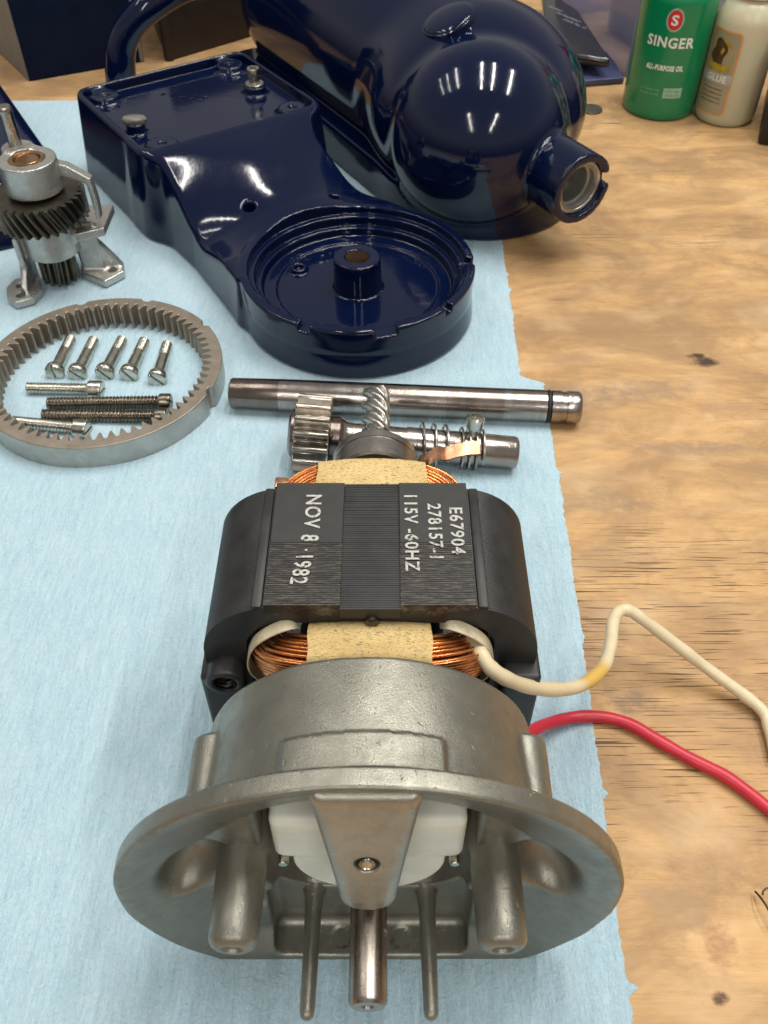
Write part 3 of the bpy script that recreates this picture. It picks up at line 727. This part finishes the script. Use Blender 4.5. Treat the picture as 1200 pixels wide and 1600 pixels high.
# ------------------------------------------------------------ long shaft
SHM = m_steel("banded_steel_shaft", (.44, .41, .385), .15, 2, [(-.1, 2.15, (.16, .12, .10), .75), (9.2, 11.6, (.22, .17, .14), .6), (6.6, 9.2, (.34, .28, .24), .45)])
a = at(360, 614, .69); b_ = at(907, 637, .69); L = (b_-a).length
sh_ = thing("long_shaft", "long polished steel shaft with dark bands and a black ring near its right end", "shaft", a, frame(a, b_).to_euler())
m = MB(); m.lathe([(0, 0), (.50, 0), (.62, .05), (.655, .13), (.68, 2.1), (.685, 2.15), (.685, L-1.45), (.62, L-1.42), (.62, L-1.27), (.685, L-1.24), (.685, L-.85), (.64, L-.83), (.64, L-.62), (.685, L-.60), (.685, L-.14), (.62, L-.03), (.56, L), (0, L)], 64)
m.build("shaft_body", SHM, sh_)
m = MB(); m.tube([(.63*math.cos(q*math.pi/24), .63*math.sin(q*math.pi/24), L-1.345) for q in range(49)], .075, 10, cap=False); m.build("rubber_ring", RUBBER, sh_)

# ------------------------------------------------------------ pinion shaft with spring
a = at(452, 676, 1.45); b_ = at(808, 708, .70); L = (b_-a).length
ps = thing("pinion_shaft", "short steel shaft with a wide straight-toothed pinion and loose springs, behind the motor", "pinion shaft", a, frame(a, b_).to_euler())
def gear_loops(rt, rr, N, bore, per=8):
    o = []; 
    for k in range(N*per):
        a_ = 2*math.pi*k/(N*per); q = k % per; r = [rt, rt, rt-.02, (rt+rr)/2, rr, rr, rr, (rt+rr)/2][q]; o.append((r*math.cos(a_), r*math.sin(a_)))
    return o, circ(bore, N*per)
o_, i_ = gear_loops(1.58, 1.22, 16, .6)
m = MB(); m.ring(o_, i_, .25, 1.62, 2); g = m.build("pinion", m_plain("worn_gear_steel", (.40, .36, .31), .25, 1.0, .5, 1.8), ps, angle=40)
bv = g.modifiers.new("edge", 'BEVEL'); bv.width = .0004; bv.segments = 2; bv.limit_method = 'ANGLE'; bv.angle_limit = R(40)
m = MB(); m.lathe([(0, 0), (.75, 0), (.95, .1), (1.0, .3), (.7, .32), (.7, 1.62), (.82, 1.64), (.84, 2.0), (.66, 2.25), (.62, 2.6), (.62, 4.6), (.66, 4.62), (.66, L-.15), (.6, L-.03), (.54, L), (0, L)], 56); m.build("shaft_body", SHM, ps)
def helix(r, z0, z1, turns, n=22): return [(r*math.cos(2*math.pi*k/n), r*math.sin(2*math.pi*k/n), z0+(z1-z0)*k/(turns*n)) for k in range(int(turns*n)+1)]
m = MB(); m.tube(helix(.86, 5.15, 6.3, 2.5), .05, 8); m.build("spring", STEEL, ps)
m = MB(); m.tube(helix(.80, 6.75, 7.7, 3.5), .05, 8); m.build("spring", STEEL, ps)
Mi = frame(a, b_).inverted(); base = Mi @ (b_+(a-b_).normalized()*1.9); tip = Mi @ (b_+(a-b_).normalized()*1.85+Vector((.1, .25, 1.25)))
m = MB(); m.lathe([(.2, 0), (.2, .95), (.33, 1.0), (.36, 1.42), (.30, 1.50), (.18, 1.50), (.16, 1.36), (0, 1.36)], 28, frame(base, tip)); m.build("cross_pin", ZINC, ps)

# ------------------------------------------------------------ gear and bracket assembly at the left
GX, GY = -16.2, 39.4
ga = thing("gear_bracket_assembly", "cast alloy bracket standing upright, holding a dark helical gear and small pinion", "gear assembly", (GX, GY, .05))
def gbr(p):
    x, y, z = p
    d = d_cyl(p, (0, 0, 4.95), (0, 0, 6.4), 1.30, .06)
    d = smin(d, d_cyl(p, (-.75, 1.2, 5.7), (-.75, 1.2, 6.4), .75, .08), .3)
    d = smin(d, d_cyl(p, (0, 0, 1.75), (0, 0, 3.45), 1.27, .06), .01)
    # upper arm: plate out to the back right, then down behind the gear
    plate = smax(smax(d_poly(x, z, [(.9, 6.1), (1.1, 5.55), (2.35, 5.05), (2.42, 3.3), (2.62, 3.3), (2.66, 4.2), (2.58, 5.3), (1.6, 5.95)]), np.abs(y-.42)-.25, .05), -(y-.1-.0*x), .04); d = smin(d, plate, .06)
    low = smax(d_poly(x, y, [(.5, .9), (1.0, -.4), (1.55, -.2), (2.6, .3), (2.6, 2.6), (-.2, 2.6), (-.3, 1.0)]), np.abs(z-2.55)-.22, .08); d = smin(d, low, .15)
    # legs
    d = smin(d, d_box(p, (1.55, .5, 1.5), (.55, .12, 1.5), .08), .25)
    d = smin(d, smax(d_caps([x*.9+.2, y, z*.75], (1.2, .4, 2.0), (2.0, .9, .2), .35, .8), np.abs(y-.55-x*.1)-.2, .1), .2)
    foot = smax(d_poly(x, y, [(1.0, .3), (2.3, -.55), (3.0, .3), (2.8, .9), (1.9, 1.3), (1.0, 1.2)])-.1, np.abs(z-.22)-.2, .08); d = smin(d, foot, .25)
    d = smin(d, d_box([x, y, z], (-1.35, -.35, 1.4), (.14, .65, 1.5), .08), .2)
    d = smin(d, smax(d_caps(p, (-1.25, -.4, 1.6), (-1.45, -1.3, .3), .3, .5), np.abs(x+1.35)-.15, .05), .2)
    foot = smax(d_poly(x, y, [(-2.15, -.5), (-1.2, -.2), (-.75, -1.3), (-.95, -2.05), (-1.6, -2.4), (-2.05, -2.0), (-2.3, -1.2)])-.1, np.abs(z-.22)-.2, .08); d = smin(d, foot, .2)
    for (cx, cy, r) in ((-1.5, -1.85, .22), (-1.75, -1.0, .2), (2.5, .35, .2)): d = smax(d, -d_cyl(p, (cx, cy, -1), (cx, cy, 1), r), .04)
    d = smax(d, -d_cyl(p, (0, 0, 5.7), (0, 0, 7), .80), .02)
    d = smax(d, -smax(d_cyl(p, (0, 0, 3.45), (0, 0, 4.95), 2.35), -1e3+0*x, .02), .03)
    return smax(d, -z, .03)
obj("bracket_casting", sdf_mesh("bracket_casting", gbr, (-2.9, -2.8, -.1), (3.5, 3.3, 6.6), .065), ALU, ga)
o_, i_ = gear_loops(2.16, 1.86, 30, .5)
m = MB(); m.ring(o_, i_, 3.52, 4.78, 8, tw_o=-.30, tw_i=0); m.lathe([(.9, 4.7), (.95, 4.9), (.9, 4.93)], 40); g = m.build("helical_gear", DKST, ga, angle=40)
o_, i_ = gear_loops(.92, .66, 13, .3)
m = MB(); m.ring(o_, i_, .25, 1.74, 4, tw_o=.15); m.build("lower_pinion", DKST, ga, angle=40)
m = MB(); m.lathe([(.60, 5.9), (.60, 6.37), (.62, 6.40), (.78, 6.40), (.80, 6.36), (.80, 5.9)], 48, cap=False); m.build("bushing", BRZ, ga)
m = MB(); m.lathe([(0, 5.0), (.57, 5.0), (.57, 6.30), (.5, 6.36), (0, 6.36)], 40); m.build("gear_spindle", BRZ, ga)
m = MB(); m.lathe([(.30, 6.3), (.30, 7.85), (.33, 7.9), (.33, 8.1), (.26, 8.2), (0, 8.2)], 32, Matrix.Translation((-.85, 1.3, 0))); m.build("dowel_pin", STEEL, ga)

# ------------------------------------------------------------ lower gearcase casting (navy)
UX, UY = .565, -.825
BOWL = Vector((-1.25, 37.0, 0)); ORG = BOWL-Vector((UX, UY, 0))*16.0
gc = thing("gearcase_casting", "navy casting with a square tray and a round hubbed bowl, before the domed head", "casting", (ORG.x, ORG.y, .06), (0, 0, math.atan2(UY, UX)))
ZR, ZTR = 2.5, 4.75
def gearcase(p):
    u, w, z = p                                            # w points to the back right
    w0 = w; qx = np.maximum(np.abs(u)-4.0, 0); qy = np.maximum(np.abs(w)-4.5, 0)
    sq = np.sqrt(qx*qx+qy*qy)+np.minimum(np.maximum(np.abs(u)-4.0, np.abs(w)-4.5), 0)-.9
    rb = np.sqrt((u-16)**2+w*w)
    neck = d_poly(u, w, [(3, -4.65), (8.5, -4.55), (14, -5.0), (15, -4), (15, 4), (13.0, 4.6), (9, 3.9), (6.5, 3.7), (3, 4.65)])-.15
    foot = smin(smin(sq, neck, 1.2), rb-5.2, .7)
    draft = .10*(z-2)
    t = np.clip((u-4.2)/6.0, 0, 1); st = t*t*(3-2*t); hh = ZTR+(ZR+.05-ZTR)*st
    dome = (.55-.055*w*w)*np.sin(np.pi*np.clip((u-5.0)/7.5, 0, 1))**1.5
    d = smax(foot-.35+.10*z-.0*draft, (z-hh-dome)*.88, .28)
    # belly: underside tucks in
    d = smax(d, -(z-.0)-0*u, .25)
    # rim of bowl
    rim = smax(rb-5.50+.07*(ZR-z), np.abs(z-1.3)-1.25, .12); low = smax(rb-5.05-.12*z, z-2, .1)
    d = smin(d, smax(rim, -(z-1.2), .3), .12); d = smin(d, low, .2)
    # bowl steps
    cut = np.maximum(rb-5.08, 2.22-z); d = smax(d, -cut, .05)
    cut = np.maximum(rb-4.78, 1.75-z); d = smax(d, -cut, .06)
    cut = smax(rb-4.48, 1.22-z, .2); d = smax(d, -cut, .08)
    ledge = np.maximum(np.abs(rb-4.15)-.3, np.abs(z-1.2)-.12); d = smin(d, ledge, .1)
    hub = smax(rb-1.14+.03*(z-1.2), np.abs(z-1.9)-.95, .07); d = smin(d, hub, .14)
    d = smax(d, -np.maximum(rb-.56, 1.5-z), .05)
    # cut-outs round the rim
    for a, wd in ((-1.02, .24), (-.35, .5), (.25, .22), (1.0, .30)):
        cx, cy = 16+5.25*math.cos(a), 5.25*math.sin(a); ca, sa = math.cos(a), math.sin(a)
        uu = (u-cx)*ca+(w-cy)*sa; ww = -(u-cx)*sa+(w-cy)*ca
        d = smax(d, -d_box([uu, ww, z], (0, 0, 2.6), (.85, wd, .42), .1), .06)
    # screw holes on the neck and in the bowl
    d = smax(d, -d_cyl(p, (9.3, -2.0, 2.2), (9.3, -2.0, 4), .30), .16)
    d = smax(d, -d_cyl(p, (10.4, 2.3, 2.2), (10.4, 2.3, 4), .20), .14)
    d = smin(d, d_cyl(p, (13.2, -1.6, 1.0), (13.2, -1.6, 1.45), .42, .08), .1); d = smax(d, -d_cyl(p, (13.2, -1.6, 1.2), (13.2, -1.6, 2.2), .2), .05)
    # tray
    q = np.sqrt(np.maximum(np.abs(u)-3.75, 0)**2+np.maximum(np.abs(w)-4.25, 0)**2)+np.minimum(np.maximum(np.abs(u)-3.75, np.abs(w)-4.25), 0)-.72
    d = smax(d, -np.maximum(q, ZTR-.55-z), .12)
    for (cu_, cw) in ((-3.6, -3.9), (-3.6, 3.9), (3.7, -3.8), (3.7, 3.9)):
        d = smin(d, d_cyl(p, (cu_, cw, 3.5), (cu_, cw, ZTR-.20), .80, .12), .35); d = smax(d, -d_cyl(p, (cu_, cw, ZTR-.35), (cu_, cw, 6), .16), .15)
    d = smin(d, d_cyl(p, (1.1, -4.1, 3.5), (1.1, -4.1, ZTR-.02), .5, .1), .2)
    d = smin(d, d_cyl(p, (.2, 3.5, 3.5), (.2, 3.5, ZTR-.10), .62, .1), .2)
    return d
obj("casting_body", sdf_mesh("casting_body", gearcase, (-5.6, -6.6, -.15), (22.3, 6.6, 5.2), .095), BLUE, gc)
m = MB(); m.lathe([(.545, 1.52), (.55, 2.82)], 40, Matrix.Translation((16, 0, 0)), cap=False); m.lathe([(0, 1.53), (.54, 1.53)], 30, Matrix.Translation((16, 0, 0)), cap=False); m.build("hub_bore", BORE, gc)
def hexhead():
    m = MB(); m.lathe([(.50, 0), (.52, .02), (.52, .10), (.50, .12)], 32); m.lathe([(.30, .10), (.31, .50), (.36, .52), (.36, .86), (.33, .92), (.2, .92), (.18, .70), (0, .70)], 32); return m
m = hexhead(); o = m.build("socket_bolt", ZINC, gc); o.location = Vector((.2, 3.5, ZTR-.11))*S
m = MB(); m.lathe([(.50, 0), (.52, .2), (.46, .30), (.2, .34), (0, .34)], 30, Matrix.Diagonal((1.25, .72, 1, 1))); o = m.build("locating_stud", m_plain("dull_tin", (.50, .48, .42), .35, .9, .3), gc); o.location = Vector((1.1, -4.1, ZTR-.04))*S; o.rotation_euler = (0, 0, 1.0)
m = MB(); rr = random.Random(4)
for i in range(9): m.box((-2.6+.42*i*.6, -.9+.5*i*.35+(.5 if i % 2 else 0), ZTR-.53), (.06, .28, .06), Matrix.Rotation(0, 4, 'Z'), bev=.01, seg=1)
m.build("cast_marks", BLUE, gc)

# ------------------------------------------------------------ mixer head casting (navy)
hd = thing("mixer_head_casting", "large navy blue domed mixer head casting with a round attachment hub, highlights on its dome", "casting", (5.0, 49.7, .06))
AX = np.array([-.5, .866, 0]); 
def head(p):
    x, y, z = p
    zz = (z-5.0)/1.0
    big = d_ell(p, (0, 0, 4.5), (5.95, 5.95, 4.5))
    tube = d_caps([x, y, z], (0, 1, 4.2), (AX[0]*18, AX[1]*18, 5.2), 5.2, 5.5); endp = (x*AX[0]+y*AX[1])-20.5
    tube = smax(tube, endp, 1.2)
    d = smin(big, tube, 1.4)
    dome = d_sphere(p, (-.10, -3.25, 4.3), 4.65); d = smin(d, dome, .35)
    # skirt
    t = np.clip(x*AX[0]+y*AX[1], 0, 20); r2 = np.sqrt((x-AX[0]*t)**2+(y-AX[1]*t)**2)
    r3 = np.sqrt((x-.4)**2+(y+1.3)**2)
    sk = smax(smin(r2-5.55, r3-5.15, 1.0)-.04*(2.0-z), np.abs(z-1.0)-1.05, .18); sk = smax(sk, endp+.3, .3)
    d = smin(d, sk, .22)
    # shallow crease along the flank
    # raised plug on the crown
    d = smax(d, -d_ell(p, (2.2, 3.0, 10.4), (.9, 1.8, .9)), .5)
    # hub
    a = (1.9, -3.7, 3.85); b = (4.70, -8.45, 3.9)
    d = smin(d, d_cyl(p, a, b, 1.74, .10), .30)
    d = smax(d, -d_cyl(p, (3.35, -6.16, 3.88), (5.3, -9.46, 3.9), 1.34), .06)
    d = smax(d, -d_box([(x-4.55)*.866+(y+8.3)*.5, -(x-4.55)*.5+(y+8.3)*.866, z], (1.62, 0, 4.1), (.4, .38, .32), .05), .04)
    d = smax(d, -z, .12)
    return d
obj("head_shell", sdf_mesh("head_shell", head, (-17.5, -9.5, -.15), (7.1, 21.2, 11.4), .155), BLUE, hd)
nn_ = Vector((-.36, -.14, .92)).normalized(); cc = Vector((-1.70, -.80, 8.92))
m = MB(); m.lathe([(1.42, -.9), (1.42, .14), (1.40, .20), (1.34, .235)]+[(1.30*math.cos(q*math.pi/24), .235+.20*math.sin(q*math.pi/24)) for q in range(12)]+[(0, .436)], 72, frame(cc, cc+nn_), cap=False)
m.build("crown_plug", BLUE, hd)
hc = Vector((4.70, -8.45, 3.9)); ha = (hc-Vector((1.9, -3.7, 3.85))).normalized()
m = MB(); m.lathe([(1.0, .0), (1.27, .0), (1.27, -.0), (1.0, .0)], 48, frame(hc-ha*.35, hc), cap=False)
m.lathe([(1.33, -.10), (1.30, -.02), (1.16, -.02), (1.10, -.10), (1.06, -.5), (.94, -.55), (.90, -1.9), (0, -1.9)], 56, frame(hc-ha*.30, hc), cap=False); m.build("hub_socket", m_cast("worn_socket_metal", (.30, .30, .28), (.62, .62, .60), (.28, .45), (.07, .06, .05), .8), hd)
m = MB(); m.lathe([(0, .02), (.32, .02), (.34, 0), (.34, -.1)], 30, frame(hc-ha*2.17+Vector((.2, .1, .25)), hc+Vector((.2, .1, .25)))); m.build("socket_hole", RUBBER, hd)

# ------------------------------------------------------------ other navy pieces
def arch():
    P = smooth_path([atY(191, 140, 61.2), atY(188, 105, 61.2), atY(190, 72, 61.4), atY(206, 38, 61.6), atY(238, 8, 62), atY(290, -22, 63), atY(350, -30, 65), Vector((-7.5, 68, 6.6)), Vector((-5.8, 71, 3.4)), Vector((-5.4, 72.5, .9))], 8)
    m = MB(); rs = [1.02-.12*math.sin(i/len(P)*3) for i in range(len(P))]
    m.tube([p-P[0]+Vector((0, 0, 0)) for p in P], rs, 24); return m, P[0]
m, o0 = arch(); t = m.build("curved_handle", BLUE, angle=60); t.location = o0*S
tag(t, "glossy navy curved arm arching up behind the square tray", "handle")
poly = [(-17.3, 46.2), (-23.6, 56.9), (-27, 62), (-40, 56), (-36, 36), (-26.5, 39.5), (-19.3, 43.2)]
def wedge(p):
    x, y, z = p; d = d_poly(x-30, y+50, poly) if False else d_poly(x-25, y+48, poly)
    return smax(smax(d+.22*z-.5, z-3.2-.09*(-(x-25)-20), .5), -z, .1)
wd = thing("mixer_base_casting", "dark navy casting cut off by the photo's left edge, behind the gear bracket", "casting", (-25, 48, .06))
obj("casting_body", sdf_mesh("casting_body", lambda p: smax(smax(d_poly(p[0]-25, p[1]+48, poly)+.22*p[2]-.5, p[2]-3.2-.09*(-(p[0]-25)-20), .5), -p[2], .1), (-16, -13, -.15), (9, 15, 6.2), .2), BLUE, wd)

# ------------------------------------------------------------ boxes at the back
def crate(name, corner, e1, e2, h, th, mats, label, cat):
    """open-topped box: corner on the bench, e1/e2 edge vectors"""
    t = thing(name, label, cat, corner)
    e1 = Vector(e1); e2 = Vector(e2)
    def wallp(p0, e, mat):
        n = Vector((-e.y, e.x, 0)).normalized()*th; M = MB()
        P = [p0, p0+e, p0+e+n, p0+n]; M.add([q for q in P]+[q+Vector((0, 0, h)) for q in P], [(3, 2, 1, 0), (4, 5, 6, 7), (0, 1, 5, 4), (1, 2, 6, 5), (2, 3, 7, 6), (3, 0, 4, 7)])
        o = M.build("side_panel", mat, t); bv = o.modifiers.new("edge", 'BEVEL'); bv.width = .0012; bv.segments = 2
    z0 = Vector((0, 0, 0))
    wallp(z0, e1, mats[0]); wallp(z0+e1+e1.normalized()*.004, e2, mats[1]); wallp(e1+e2, -e1, mats[0]); wallp(e2-e1.normalized()*.004, -e2, mats[1])
    return t
NAVYC = m_plain("dark_blue_card", (.004, .009, .030), .8, 0, .4, .5, .02, spec=.12)
GREYC = m_plain("grey_card", (.20, .20, .19), .5, 0, .3, .6, .02)
DBR = m_plain("blackish_brown_leather", (.018, .012, .009), .5, 0, .4, 1.5, .02)
c0 = at(46, 128); c1 = at(172, 106); c2 = at(14, 98)
crate("parts_box", c0, (c1-c0)*1.45, (c2-c0)*2.6, 11, .35, (NAVYC, GREYC), "dark blue box with grey side standing at the back left of the bench", "box")
c0 = at(262, 97); c1 = at(372, 64); c2 = at(246, 55)
crate("tool_case", c0, (c1-c0)*1.2, (c2-c0)*1.6, 12, .5, (DBR, DBR), "blackish brown case seen through the curved navy arm", "case")
c0 = at(172, 60); t = MB(); t.box((0, 0, 6), (2.4, .6, 12), Matrix.Rotation(.3, 4, 'Z'), bev=.1); o = t.build("carton", GREYC); o.location = Vector((c0.x+.9, c0.y+8, 0))*S
tag(o, "narrow grey carton standing on end between the dark box and the navy arm", "carton")

# ------------------------------------------------------------ oil bottle
def wrap(V, r, ang0, zc):
    return [((r)*math.sin(ang0+v[0]/r), -(r)*math.cos(ang0+v[0]/r), zc+v[1]) for v in V]
def decal(name, VF, r, ang, zc, mat, parent, rise=0.0, nx=1):
    V, F = VF; V = np.array(V)
    W = wrap(V, r+rise, ang, zc); n = len(W); W2 = wrap(V, r+rise-.012, ang, zc)
    return obj(name, mesh_of(name, list(W)+list(W2), [tuple(f) for f in F]+[tuple(reversed([i+n for i in f])) for f in F], None), mat, parent)
def strip_rect(w, h, n=14, rad=0.0):
    V = []; F = []
    for i in range(n+1):
        x = -w/2+w*i/n; c = 0
        if rad: dx = max(0, abs(x)-(w/2-rad)); c = rad-math.sqrt(max(0, rad*rad-dx*dx))
        V += [(x, -h/2+c, 0), (x, h/2-c, 0)]
        if i: F.append((2*i-2, 2*i, 2*i+1, 2*i-1))
    return V, F
def strip_ell(rx, ry, n=24, inner=0.0):
    V = []; F = []
    for k in range(n):
        a_ = 2*math.pi*k/n; V.append((rx*math.cos(a_), ry*math.sin(a_), 0)); V.append((rx*inner*math.cos(a_), ry*inner*math.sin(a_), 0))
    for k in range(n): q = (k+1) % n; F.append((2*k, 2*q, 2*q+1, 2*k+1))
    return V, F
GREEN = m_plain("green_gloss_plastic", (.0, .215, .085), .28, 0, .12, .8, .004, coat=.3)
WHITEP = m_plain("white_print", (.78, .80, .76), .5, 0, .08); REDP = m_plain("red_print", (.62, .02, .03), .45, 0, .1); PALEG = m_plain("pale_green_print", (.30, .52, .38), .5, 0, .25, 6.0)
DIMG = m_plain("dim_print", (.12, .40, .24), .5, 0, .3, 6.0)
bp = at(1030, 183); BR = 2.33
bt = thing("oil_bottle", "green plastic bottle reading SINGER ALL-PURPOSE OIL with a red S badge", "bottle", (18.15, 60.3, 0), (0, 0, 0))
m = MB(); m.lathe([(0, .06), (1.9, .05), (2.0, 0), (2.2, .05), (BR-.02, .22), (BR, .45), (BR, 6.75), (BR-.05, 7.15), (BR-.3, 7.6), (1.7, 8.1), (1.2, 8.4), (.9, 8.6), (.9, 8.9), (0, 8.9)], 72); m.build("bottle_body", GREEN, bt)
m = MB(); m.lathe([(1.05, 8.65), (1.1, 8.75), (1.1, 9.7), (1.0, 9.8), (.5, 10.0), (.25, 11.5), (.15, 11.9), (0, 11.9)], 40); m.build("nozzle_cap", m_plain("red_cap_plastic", (.45, .02, .02), .4), bt)
F0 = -.33
decal("badge_rim", strip_ell(.52, .66, 28), BR, F0+.02, 6.05, PALEG, bt, .008)
decal("badge", strip_ell(.43, .56, 28), BR, F0+.02, 6.05, REDP, bt, .016)
decal("badge_letter", fit("S", .42, .60, .03), BR, F0+.02, 6.05, WHITEP, bt, .026)
decal("brand_lettering", fit("SINGER", 2.95, .62, .03), BR, F0+.02, 4.78, WHITEP, bt, .01)
decal("name_lettering", fit("ALL-PURPOSE OIL", 2.35, .33, .045), BR, F0+.0, 3.30, WHITEP, bt, .01)
for k_, s_ in enumerate(("SEWING MACHINES", "FINE MECHANISMS")): decal("small_lettering", fit(s_, 1.25, .17, .02), BR, F0-.24-.03, 1.95-.26*k_, DIMG, bt, .01)
decal("print_panel", strip_rect(1.18, .62), BR, F0+.36, 1.82, PALEG, bt, .01)
for k_, s_ in enumerate(("125 mL", "4.2 FL OZ")): decal("panel_lettering", fit(s_, .85, .14, .0), BR, F0+.36, 1.95-.27*k_, GREEN, bt, .02)

# ------------------------------------------------------------ glue bottle
gb = thing("glue_bottle", "cloudy cream squeeze bottle with an orange-edged label and white cap, right of the green bottle", "bottle", (22.15, 58.9, 0))
CREAM = m_clear("cloudy_glue", (.62, .57, .40), .30, .12, sss=.3)
m = MB(); RB = 1.92; m.lathe([(0, .06), (1.4, .05), (1.5, 0), (1.72, .05), (RB-.04, .3), (RB, .6), (RB, 5.9), (RB-.12, 6.3), (1.55, 6.8), (1.15, 7.1), (1.0, 7.2), (1.0, 7.4), (0, 7.4)], 64); m.build("bottle_body", CREAM, gb)
m = MB(); m.lathe([(1.25, 7.25), (1.32, 7.3), (1.32, 8.1), (1.2, 8.25), (.6, 8.4), (.45, 9.4), (0, 9.5)], 48, rfun=lambda r, h, a_: r*(1+.012*math.cos(30*a_)) if 7.3 < h < 8.1 else r); m.build("bottle_cap", m_plain("white_cap", (.78, .78, .76), .35, 0, .1), gb)
A0 = -.95; ORN = m_plain("orange_print", (.80, .33, .08), .45); LBL = m_clear("clear_label", (.36, .33, .22), .22, .1)
decal("label_border", strip_rect(2.3, 4.9, 20, .3), RB, A0, 3.15, ORN, gb, .010)
decal("label_face", strip_rect(2.1, 4.7, 20, .25), RB, A0, 3.15, LBL, gb, .022)
GOLD = m_plain("gold_print", (.50, .36, .04), .4, 0, .5, 2.5); DBRN = m_plain("dark_brown_print", (.10, .05, .02), .5, 0, .6, 3.0)
decal("emblem_disc", strip_ell(.80, .98, 28), RB, A0+.02, 4.12, GOLD, gb, .034)
EV, EF = strip_ell(.52, .80, 24); decal("emblem_shape", ([(x-.16+.10*math.sin(y*6), y+.08, 0) for x, y, _ in EV], EF), RB, A0+.0, 4.25, DBRN, gb, .044)
decal("emblem_band", strip_rect(1.55, .30), RB, A0+.02, 3.55, GOLD, gb, .05)
SILV = m_plain("silver_band_print", (.42, .42, .42), .35, 0, .2)
decal("name_band", strip_rect(2.25, .62), RB, A0, 2.90, SILV, gb, .044)
decal("name_lettering", fit("GLUE", 1.35, .40, .03), RB, A0+.05, 2.90, WHITEP, gb, .056)
for k_ in range(4): decal("small_lettering", fit("STRONG WATERPROOF GLUE" if k_ % 2 else "BONDS WOOD STONE METAL", 1.45, .10), RB, A0, 2.25-.26*k_, DBRN, gb, .034)

# ------------------------------------------------------------ bits at the back right
def flatpack(name, px, z, th, mat, label, cat, bev=.12):
    P = [at(x, y, z) for x, y in px]; c = sum(P, Vector())/len(P); m = MB(); q = [(p.x-c.x, p.y-c.y) for p in P]
    bm = bmesh.new(); vs = [bm.verts.new((x, y, 0)) for x, y in q]; f = bm.faces.new(vs)
    r_ = bmesh.ops.extrude_face_region(bm, geom=[f]); bmesh.ops.translate(bm, vec=(0, 0, th), verts=[v for v in r_["geom"] if isinstance(v, bmesh.types.BMVert)])
    bmesh.ops.recalc_face_normals(bm, faces=bm.faces[:]); bmesh.ops.bevel(bm, geom=bm.edges[:], offset=bev, segments=3, affect='EDGES', profile=.5)
    bm.verts.index_update(); m.add([v.co.copy() for v in bm.verts], [tuple(v.index for v in f.verts) for f in bm.faces]); bm.free()
    o = m.build(name, mat, angle=40); o.location = Vector((c.x, c.y, z-th))*S
    return tag(o, label, cat), c
BVIN = m_plain("black_vinyl", (.012, .012, .013), .22, 0, .3, 1.2, .05, coat=.4)
BPLA = m_plain("slate_blue_plastic", (.055, .065, .15), .35, 0, .25, .8, .01)
flatpack("plastic_sleeve", [(880, 60), (952, 80), (976, 121), (900, 127)], .45, .4, BPLA, "slate blue plastic sleeve lying under the black pouch", "sleeve", .08)
pz = 1.75
po, c = flatpack("vinyl_pouch", [(845, -25), (905, 15), (956, 92), (893, 84), (850, 30)], pz, .7, BVIN, "black vinyl pouch with silver print lines, right of the mixer head", "pouch", .3)
for k_, (x, y, w_) in enumerate([(868, 14, 1.4), (888, 27, 2.5), (898, 37, 2.3)]):
    p = at(x, y, pz); V, F = fit(["PATENT", "INSTRUMENT", "CASE No 12"][k_], w_, .28); M = MB(); M.add([(v[0], v[1], .012) for v in V], F); ro = M.build("silver_lettering", SILV, po)
    ro.location = Vector((p.x-c.x, p.y-c.y, .70))*S; ro.rotation_euler = (0, 0, -.95)
BIN = m_clear("clear_bin_plastic", (.56, .58, .78), .12, .75, ior=1.3)
c0 = at(978, 122); c1 = c0+Vector((9, 3.5, 0)); c2 = c0+Vector((-3.6, 12, 0))
crate("storage_bin", c0, c1-c0, c2-c0, 7, .22, (BIN, BIN), "clear bluish plastic bin behind the green bottle", "bin")
m = MB(); m.box((0, 0, 2.2), (5.5, 5, 4.2), bev=.3); o = m.build("blue_block", BPLA); o.location = Vector((c0.x+3.6, c0.y+7.5, .03))*S; o.rotation_euler = (0, 0, .37); tag(o, "slate blue case inside the clear bin", "case")
m = MB(); m.lathe([(.32, .0), (.74, .0), (.76, .03), (.76, .08), (.74, .11), (.0, .11)], 40); wsh = m.build("steel_disc", m_plain("dull_grey_metal", (.20, .18, .15), .4, .8, .3)); p = at(923, 172); wsh.location = Vector((p.x, p.y, 0.002))*S; tag(wsh, "small dull grey metal disc on bare wood beside the mixer head", "disc")
m = MB(); m.box((2.2, 2, 3.4), (4.4, 8, 6.8), Matrix.Rotation(-.35, 4, 'Z'), bev=.25); o = m.build("black_case", RUBBER); p = at(1180, 212); o.location = Vector((p.x+.4, p.y+.6, 0))*S; tag(o, "black case at the right edge behind the cream glue bottle", "case")
P = smooth_path([at(1180, 1393, .15), at(1188, 1402, .3), at(1197, 1415, .4), at(1212, 1440, .4), at(1225, 1430, .4), at(1218, 1402, .4), at(1202, 1388, .3), at(1193, 1392, .3), at(1192, 1398, .3)], 8)
m = MB(); m.tube([p-P[0] for p in P], .028, 8); o = m.build("wire_clip", m_plain("dark_wire", (.06, .05, .04), .35, .8)); o.location = P[0]*S; tag(o, "thin dark bent wire lying on the wood at the right edge", "wire")

# small pieces carried by a part become its children
def adopt(child, parent):
    for c in [o for o in bpy.data.objects if o.name.split('.')[0] == child]:
        ps_ = [o for o in c.parent.children if o.name.split('.')[0] == parent]
        if ps_: c.parent = ps_[0]
adopt("guard_screw", "nylon_guard"); adopt("threaded_hole", "screw_ear"); adopt("oil_plug", "bearing_bridge"); adopt("badge_letter", "badge"); adopt("badge_rim", "badge")
adopt("socket_hole", "hub_socket"); adopt("panel_lettering", "print_panel"); adopt("emblem_shape", "emblem_disc"); adopt("emblem_band", "emblem_disc")
